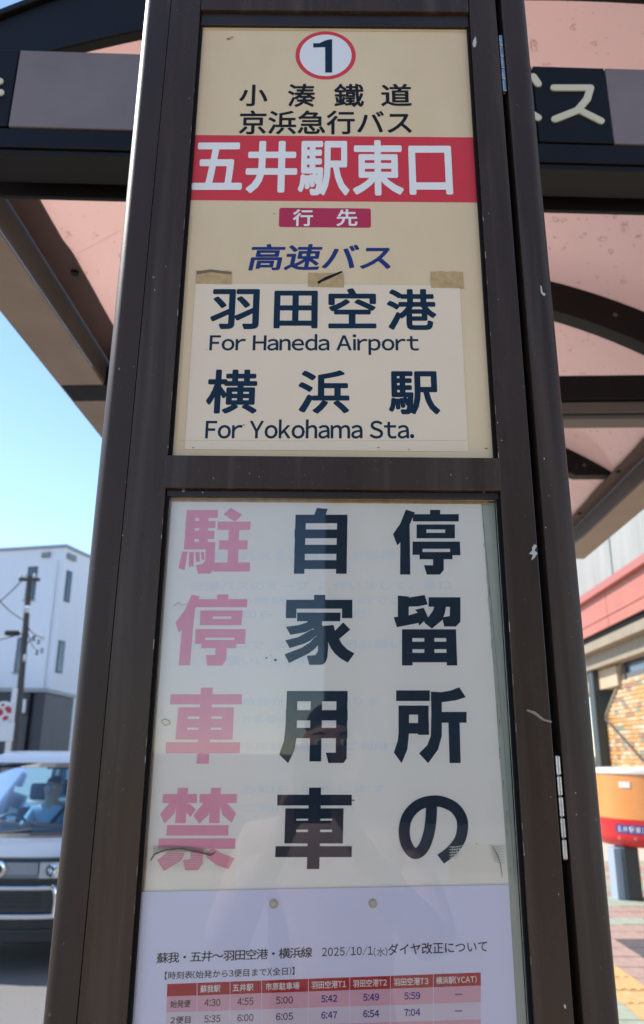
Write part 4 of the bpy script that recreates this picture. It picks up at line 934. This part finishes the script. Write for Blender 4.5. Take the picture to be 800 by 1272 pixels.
# lower body with wheel arches cut into the outline
def arch_pts(cy, r, z0, n=8): return [(cy + r * math.cos(math.pi * k / n), z0 + r * math.sin(math.pi * k / n)) for k in range(n + 1)]
low = [(.06, .80), (.03, .73), (.10, .60), (.10, .26)] 
body = [(.10, .24), (.05, .60), (.02, .74), (.05, .86), (.14, .905), (.45, .955), (.58, .965), (3.32, .97), (3.38, .80), (3.38, .26)] + arch_pts(2.82, .31, .26) + arch_pts(.62, .31, .26)
shell('body', body, 'paint')
shell('roof', [(1.10, 1.545), (1.25, 1.60), (1.6, 1.645), (2.4, 1.65), (3.05, 1.615), (3.30, 1.53), (3.28, 1.49), (2.4, 1.60), (1.4, 1.585), (1.14, 1.515)], 'paint', wf=lambda z: .635)
def pillar(name, p0, p1, w_=.045, m_='paint'):
    for s in (-1, 1):
        a = CT((s * p0[0], p0[1], p0[2])); b_ = CT((s * p1[0], p1[1], p1[2])); MB().tube([a, b_], w_, 8).build(name, m_, car, smooth=True)
pillar('front_pillar', (.665, .62, .95), (.60, 1.16, 1.53), .035)
pillar('door_pillar', (.70, 1.75, .95), (.62, 1.80, 1.58), .035, 'cblack')
pillar('rear_pillar', (.70, 3.22, .95), (.61, 3.20, 1.54), .06)
def glassq(name, pts): return MB().prism([CT(p) for p in pts], (0, .004, .002)).build(name, 'cglass', car)
mb = MB(); n = 8
for i in range(n + 1):
    t = -1 + 2 * i / n
    for (wd, y, z) in ((.665, .50, .955), (.60, 1.09, 1.54)): mb.v.append(tuple(CT((t * wd, y + .12 * t * t, z))))
mb.f = [(2 * i, 2 * i + 2, 2 * i + 3, 2 * i + 1) for i in range(n)]
ws = mb.build('windscreen', 'cglass', car, smooth=True)
mb = MB()
for i in range(n + 1):
    t = -1 + 2 * i / n
    for (wd, y, z) in ((.665, .47, .952), (.66, .53, .985)): mb.v.append(tuple(CT((t * wd, y + .12 * t * t - .005, z))))
mb.f = [(2 * i, 2 * i + 2, 2 * i + 3, 2 * i + 1) for i in range(n)]
mb.build('cowl', 'cblack', car)
mb = MB()
for i in range(n + 1):
    t = -1 + 2 * i / n
    for (wd, y, z) in ((.605, 1.055, 1.505), (.60, 1.10, 1.547)): mb.v.append(tuple(CT((t * wd, y + .12 * t * t - .006, z))))
mb.f = [(2 * i, 2 * i + 2, 2 * i + 3, 2 * i + 1) for i in range(n)]
mb.build('sun_band', 'cblack', car)
for s in (-1, 1):
    for (y0, y1, t0, t1) in ((.72, 1.70, 1.18, 1.76), (1.80, 3.15, 1.84, 3.13)):
        MB().poly([CT((s * .715, y0, .975)), CT((s * .715, y1, .975)), CT((s * .63, t1, 1.545)), CT((s * .63, t0, 1.545))]).build('side_window', 'cglass', car)
MB().poly([CT((-.68, 3.34, 1.0)), CT((.68, 3.34, 1.0)), CT((.60, 3.27, 1.52)), CT((-.60, 3.27, 1.52))]).build('rear_window', 'cglass', car)
def nose(name, x0, x1, y0, y1, z0, z1, m_, n=10, bev=0):
    """bar that follows the curve of the nose"""
    mb = MB()
    for i in range(n + 1):
        x = x0 + (x1 - x0) * i / n; o = .20 * abs(x / .735) ** 3.2
        for (y, z) in ((y0, z0), (y1, z0), (y1, z1), (y0, z1)): mb.v.append(tuple(CT((x, y + o, z))))
    for i in range(n):
        for k in range(4): a = i * 4 + k; b_ = i * 4 + (k + 1) % 4; mb.f.append((a, b_, b_ + 4, a + 4))
    mb.f.append((0, 1, 2, 3)); mb.f.append(tuple(n * 4 + k for k in (3, 2, 1, 0)))
    return mb.build(name, m_, car, bevel=bev)
nose('hood_gap', -.70, .70, -.002, .05, .838, .856, 'cblack')
nose('front_panel', -.30, .30, -.012, .04, .735, .830, 'paint', bev=.008)
for s in (-1, 1):
    hl = nose('headlight', s * .305, s * .70, -.004, .05, .712, .828, 'lamp', bev=.01)
    for q in (.40, .53):
        o = .20 * (q / .735) ** 3.2
        MB().lathe(CT((s * q, -.012 + o, .772)), [(.042, .012), (.046, -.004), (.03, -.008), (.012, .0)], 16, 'Y').build('reflector', 'chrome', hl, smooth=True)
    mb = nose('lens', s * .30, s * .705, -.022, -.018, .708, .832, 'lens'); mb.parent = hl
nose('lower_gap', -.72, .72, -.006, .06, .655, .706, 'cblack')
nose('grille_bar', -.42, .42, -.045, .0, .615, .655, 'chrome', bev=.01)
for s in (-1, 1):
    p = [CT((s * x, -.03 + .20 * abs(x / .735) ** 3.2, z)) for x, z in ((.41, .645), (.435, .63), (.45, .58), (.455, .50), (.45, .40))]
    MB().tube(p, [.02, .022, .022, .020, .018], 8).build('grille_corner', 'chrome', car, smooth=True)
gr = nose('grille', -.46, .46, -.012, .04, .43, .612, 'cdark')
for k in range(4): q = nose('grille_slat', -.34, .34, -.02, .0, .46 + k * .034, .475 + k * .034, 'cblack'); q.parent = gr
nose('bumper_strip', -.46, .46, -.028, .02, .385, .42, 'chrome', bev=.008)
nose('bumper', -.72, .72, -.008, .10, .22, .383, 'cblack', bev=.01)
nose('bumper_lip', -.60, .60, -.03, .02, .30, .315, 'cdark')
MB().lathe(CT((0, -.018, .782)), [(.055, .0), (.06, -.006), (.05, -.010)], 24, 'Y').build('emblem', 'chrome', car, smooth=True)
MB().lathe(CT((0, -.030, .782)), [(.034, .0), (.034, -.002)], 20, 'Y').build('emblem_centre', 'cblack', car)
MB().box(XC - .55, XC - .22, YC - .045, YC - .035, .28, .36).build('number_plate', 'plate', car, bevel=.003)
for s in (-1, 1):
    MB().lathe(CT((s * .80, .72, 1.03)), [(.02, -.05), (.075, -.03), (.085, .02), (.05, .05)], 14, 'Y').build('door_mirror', 'paint', car, smooth=True)
for s in (-1, 1):
    for y in (.62, 2.82):
        wh = MB().lathe(CT((s * .65, y, .275)), [(.20, -.08), (.262, -.075), (.275, -.05), (.275, .05), (.262, .075), (.20, .08)], 28, 'X').build('wheel', 'tyre', car, smooth=True)
        MB().lathe(CT((s * .66, y, .275)), [(.05, s * .085), (.19, s * .06), (.195, s * .01)] if s > 0 else [(.195, -.01), (.19, -.06), (.05, -.085)], 20, 'X').build('rim', 'rimm', wh, smooth=True)
wp = MB().tube([CT((-.55, .46, .985)), CT((-.1, .47, 1.0)), CT((.05, .49, 1.02))], .009, 6).build('wiper', 'cblack', car)
MB().tube([CT((.05, .46, .985)), CT((.5, .50, 1.0)), CT((.6, .53, 1.02))], .009, 6).build('wiper', 'cblack', car)
# interior
MB().box(XC - .64, XC + .64, YC + .62, YC + .90, .72, .958).build('dashboard', 'cblack', car, bevel=.03)
for sx in (-.34, .34):
    for y in (1.55, 2.55):
        st = MB().box(XC + sx - .24, XC + sx + .24, YC + y - .45, YC + y + .02, .38, .56).build('seat', 'seatm', car, bevel=.05)
        MB().prism([CT((sx - .24, y, .50)), CT((sx + .24, y, .50)), CT((sx + .21, y + .17, 1.10)), CT((sx - .21, y + .17, 1.10))], (0, .10, .02)).build('seat_back', 'seatm', st, bevel=.03)
        MB().box(XC + sx - .11, XC + sx + .11, YC + y + .17, YC + y + .26, 1.13, 1.29).build('headrest', 'seatm', st, bevel=.03)
swc = CT((-.36, 1.02, .93))
pts = []
for k in range(25):
    a = 2 * math.pi * k / 24; pts.append(swc + Vector((.18 * math.cos(a), .07 * math.sin(a) , .165 * math.sin(a))))
swh = MB().tube(pts, .013, 8, cap=False).build('steering_wheel', 'cblack', car, smooth=True)
MB().tube([swc + Vector((-.17, 0, 0)), swc, swc + Vector((.17, 0, 0))], .014, 6).build('spoke', 'cblack', swh)
MB().tube([swc, swc + Vector((0, -.2, -.1))], .03, 8).build('steering_column', 'cblack', car)
MB().box(XC - .11, XC + .11, YC + 1.16, YC + 1.18, 1.44, 1.50).build('rear_view_mirror', 'cblack', car, bevel=.008)

#=====================================================================  PEOPLE
M['skin'] = mat('skin', (0.58, 0.30, 0.20, 1), 0.5, 0, .12, 40, .1, 200)
M['hair'] = mat('dark_hair', (0.015, 0.012, 0.011, 1), 0.6, 0, .3, 90, .5, 160)
M['shirtp'] = mat('pale_pink_shirt', (0.80, 0.55, 0.47, 1), 0.85, 0, .08, 10, .4, 60)
M['shirtb'] = mat('light_blue_shirt', (0.45, 0.52, 0.60, 1), 0.85, 0, .1, 10)
M['trouser'] = mat('dark_trousers', (0.04, 0.045, 0.06, 1), 0.85)
M['lip'] = mat('lip', (0.38, 0.15, 0.13, 1), 0.5)
M['eyew'] = mat('eye_white', (0.7, 0.7, 0.68, 1), 0.3)
M['phone'] = mat('phone_black', (0.01, 0.01, 0.012, 1), 0.2)
M['shoe'] = mat('shoe_leather', (0.03, 0.02, 0.016, 1), 0.5)
def skinned(name, verts, edges, radii, m_, parent, root=0, sub=2):
    me = bpy.data.meshes.new(name); me.from_pydata([tuple(v) for v in verts], edges, []); me.update()
    ob = bpy.data.objects.new(name, me); col.objects.link(ob); me.materials.append(M[m_])
    if parent is not None: ob.parent = parent; me.transform(Matrix.Translation(-world_off(parent)))
    sk = ob.modifiers.new('skin', 'SKIN'); sk.use_smooth_shade = True
    if not me.skin_vertices: me.skin_vertices.new() if hasattr(me.skin_vertices, 'new') else None
    d = me.skin_vertices[0].data
    for i, r in enumerate(radii):
        d[i].radius = r if isinstance(r, tuple) else (r, r); d[i].use_root = (i == root)
    s = ob.modifiers.new('sub', 'SUBSURF'); s.levels = sub; s.render_levels = sub
    return ob
def chain(V, E_, Rr, start, pts):
    i = start
    for p, r in pts: V.append(Vector(p)); Rr.append(r); E_.append((i, len(V) - 1)); i = len(V) - 1
    return i
def hand(V, E_, Rr, wi, palm, d, across, curl, scale=1.0):
    """five fingers from a wrist vertex wi: palm centre, pointing d, spread across, fingers bend towards curl"""
    d = Vector(d).normalized(); ac = Vector(across).normalized(); cu = Vector(curl).normalized(); s = scale
    V.append(Vector(palm)); Rr.append((.026 * s, .017 * s)); pi_ = len(V) - 1; E_.append((wi, pi_))
    for k, (o, L) in enumerate(((-.030, .062), (-.010, .074), (.010, .070), (.029, .055))):
        b_ = Vector(palm) + d * .038 * s + ac * o * s
        chain(V, E_, Rr, pi_, [(b_, .011 * s), (b_ + (d * .8 + cu * .45) * L * .45 * s, .0092 * s), (b_ + (d * .95 + cu * 1.25) * L * .68 * s, .0082 * s), (b_ + (d * .6 + cu * 1.9) * L * .8 * s, .007 * s)])
    t = Vector(palm) - ac * .026 * s
    chain(V, E_, Rr, pi_, [(t + d * .002 - ac * .01, .0125 * s), (t + d * .026 * s - ac * .028 * s + cu * .01, .011 * s), (t + d * .052 * s - ac * .030 * s + cu * .03 * s, .009 * s)])
def head_parts(c, parent, s=1.0, fw_=1):
    """face details on a head centred at c, looking along fw_ * +Y"""
    for sx in (-1, 1):
        MB().lathe(c + Vector((sx * .032, fw_ * .083, .010)), [(.004, -.012), (.011, -.006), (.012, 0), (.011, .006), (.004, .010)], 10, 'Y').build('eye', 'eyew', parent, smooth=True)
        MB().lathe(c + Vector((sx * .032, fw_ * .094, .010)), [(.0055, -.002), (.0055, .002)], 10, 'Y').build('iris', 'hair', parent)
        MB().tube([c + Vector((sx * .018, fw_ * .092, .030)), c + Vector((sx * .032, fw_ * .094, .034)), c + Vector((sx * .047, fw_ * .086, .029))], .0035, 6).build('eyebrow', 'hair', parent)
    MB().tube([c + Vector((-.022, fw_ * .092, -.052)), c + Vector((0, fw_ * .099, -.050)), c + Vector((.022, fw_ * .092, -.052))], [.003, .0055, .003], 8).build('mouth', 'lip', parent, smooth=True)
# driver ------------------------------------------------
hd = hitY(66, 978, YC + 1.50)
dr = empty('person', (hd.x, YC + 1.45, .52), 'driver in a light blue shirt with one arm on the steering wheel', 'person')
V = []; E_ = []; Rr = []
hx, hy, hz = hd.x, YC + 1.50, hd.z
V += [Vector((hx, hy - .02, .60)), Vector((hx, hy + .02, .76)), Vector((hx, hy + .03, .92)), Vector((hx, hy + .02, 1.06)), Vector((hx, hy + .005, hz - .13)), Vector((hx, hy - .005, hz - .05)), Vector((hx, hy, hz + .01)), Vector((hx, hy + .005, hz + .06))]
Rr += [(.16, .11), (.145, .10), (.155, .11), (.10, .08), (.052, .052), (.068, .075), (.078, .092), (.06, .075)]
E_ += [(i, i + 1) for i in range(7)]
for s in (-1, 1):
    tgt = swc + Vector((s * .15 + .02, .05, .10 if s < 0 else .08))
    w_ = chain(V, E_, Rr, 3, [((hx + s * .16, hy + .01, 1.04), .052), ((hx + s * .22 + .02, hy - .14, .90), .042), (tuple(tgt + Vector((s * .03, .07, -.01))), .026)])
    hand(V, E_, Rr, w_, tgt, (0, -.6, .3), (s * 1, 0, 0), (0, -.3, -1), .95)
    chain(V, E_, Rr, 0, [((hx + s * .10, hy - .10, .60), .085), ((hx + s * .12, hy - .50, .66), .062), ((hx + s * .12, hy - .66, .34), .045), ((hx + s * .12, hy - .78, .34), .03)])
V.append(Vector((hx, hy - .105, hz - .015))); Rr.append((.012, .014)); E_.append((6, len(V) - 1))
for s in (-1, 1): V.append(Vector((hx + s * .083, hy + .01, hz - .01))); Rr.append((.012, .018)); E_.append((6, len(V) - 1))
skinned('body', V, E_, Rr, 'skin', dr)
V = [Vector((hx, hy - .02, .62)), Vector((hx, hy + .02, .76)), Vector((hx, hy + .03, .92)), Vector((hx, hy + .02, 1.05)), Vector((hx, hy + .01, 1.09))]
Rr = [(.172, .12), (.157, .112), (.168, .122), (.118, .096), (.07, .07)]; E_ = [(0, 1), (1, 2), (2, 3), (3, 4)]
for s in (-1, 1): chain(V, E_, Rr, 3, [((hx + s * .16, hy + .01, 1.04), .064), ((hx + s * .22 + .02, hy - .13, .905), .056), ((hx + s * .20 + .0, hy - .20, .93), .045)])
skinned('shirt', V, E_, Rr, 'shirtb', dr)
V = [Vector((hx, hy + .02, hz + .02)), Vector((hx, hy + .025, hz + .07)), Vector((hx, hy + .01, hz + .095))]
skinned('hair', V, [(0, 1), (1, 2)], [(.084, .088), (.075, .088), (.05, .065)], 'hair', dr)
head_parts(Vector((hx, hy, hz)), dr, fw_=-1)
MB().tube([(hx + .16, hy - .06, 1.09), (hx + .06, hy - .125, .95), (hx - .10, hy - .15, .74)], .02, 6).build('seat_belt', 'cblack', dr)
# photographer, behind the lens: only the reflection shows -------------------------------
ph = empty('person', (0.02, -.50, 0.1), 'person in a pale pink shirt photographing the sign with a phone', 'person')
bx = .03; hz = 1.60; hy = -.44
V = [Vector((bx, -.52, 1.00)), Vector((bx, -.52, 1.16)), Vector((bx, -.51, 1.32)), Vector((bx, -.50, 1.43)), Vector((bx, -.475, 1.50)), Vector((bx, -.45, 1.56)), Vector((bx, hy, 1.63)), Vector((bx, hy - .005, 1.69))]
Rr = [(.165, .11), (.14, .10), (.165, .12), (.10, .08), (.054, .054), (.066, .078), (.076, .092), (.06, .074)]
E_ = [(i, i + 1) for i in range(7)]
for s in (-1, 1):
    w_ = chain(V, E_, Rr, 3, [((bx + s * .18, -.49, 1.40), .054), ((bx + s * .25, -.40, 1.18), .043), ((s * .085, -.085, 1.43), .027)])
    hand(V, E_, Rr, w_, (s * .055, -.045, 1.495), (-s * .25, .15, 1), (s * .3, .1, -.1) , (-s * 1, .35, 0), 1.0)
    chain(V, E_, Rr, 0, [((bx + s * .10, -.52, .90), .088), ((bx + s * .11, -.52, .55), .062), ((bx + s * .12, -.54, .20), .042), ((bx + s * .13, -.42, .13), .035)])
V.append(Vector((bx, hy + .105, 1.615))); Rr.append((.012, .015)); E_.append((6, len(V) - 1))
for s in (-1, 1): V.append(Vector((bx + s * .083, hy - .01, 1.625))); Rr.append((.012, .018)); E_.append((6, len(V) - 1))
skinned('body', V, E_, Rr, 'skin', ph)
V = [Vector((bx, -.52, .98)), Vector((bx, -.52, 1.16)), Vector((bx, -.51, 1.32)), Vector((bx, -.50, 1.425)), Vector((bx, -.485, 1.465))]
Rr = [(.185, .13), (.162, .12), (.182, .135), (.125, .10), (.07, .07)]; E_ = [(0, 1), (1, 2), (2, 3), (3, 4)]
for s in (-1, 1): chain(V, E_, Rr, 3, [((bx + s * .18, -.49, 1.40), .07), ((bx + s * .25, -.40, 1.185), .062), ((s * .16, -.21, 1.32), .046), ((s * .115, -.13, 1.40), .040)])
skinned('shirt', V, E_, Rr, 'shirtp', ph)
V = [Vector((bx, -.52, 1.02)), Vector((bx, -.52, .92))]; Rr = [(.172, .12), (.17, .125)]; E_ = [(0, 1)]
for s in (-1, 1): chain(V, E_, Rr, 1, [((bx + s * .10, -.52, .82), .10), ((bx + s * .11, -.52, .55), .078), ((bx + s * .12, -.54, .22), .062)])
skinned('trousers', V, E_, Rr, 'trouser', ph)
for s in (-1, 1): MB().box(bx + s * .13 - .045, bx + s * .13 + .045, -.60, -.34, SW, SW + .09).build('shoe', 'shoe', ph, bevel=.025)
skinned('hair', [Vector((bx, hy - .025, 1.65)), Vector((bx, hy - .03, 1.70)), Vector((bx, hy - .01, 1.725))], [(0, 1), (1, 2)], [(.084, .088), (.078, .088), (.05, .07)], 'hair', ph)
head_parts(Vector((bx, hy, 1.63)), ph, fw_=1)
# phone held up: its lens is where this picture is taken from
pn = empty('mobile_phone', (0, -.012, 1.55), 'black mobile phone held upright by the person facing the sign', 'phone')
def PT(p): return CAM + CR * p.x + CU * p.y - CF * p.z
MB().box(-.052, .022, -.135, .016, .006, .014, T=PT).build('phone_case', 'phone', pn, bevel=.003)
MB().box(-.050, .020, -.133, .014, .0142, .0150, T=PT).build('screen', 'phone', pn)
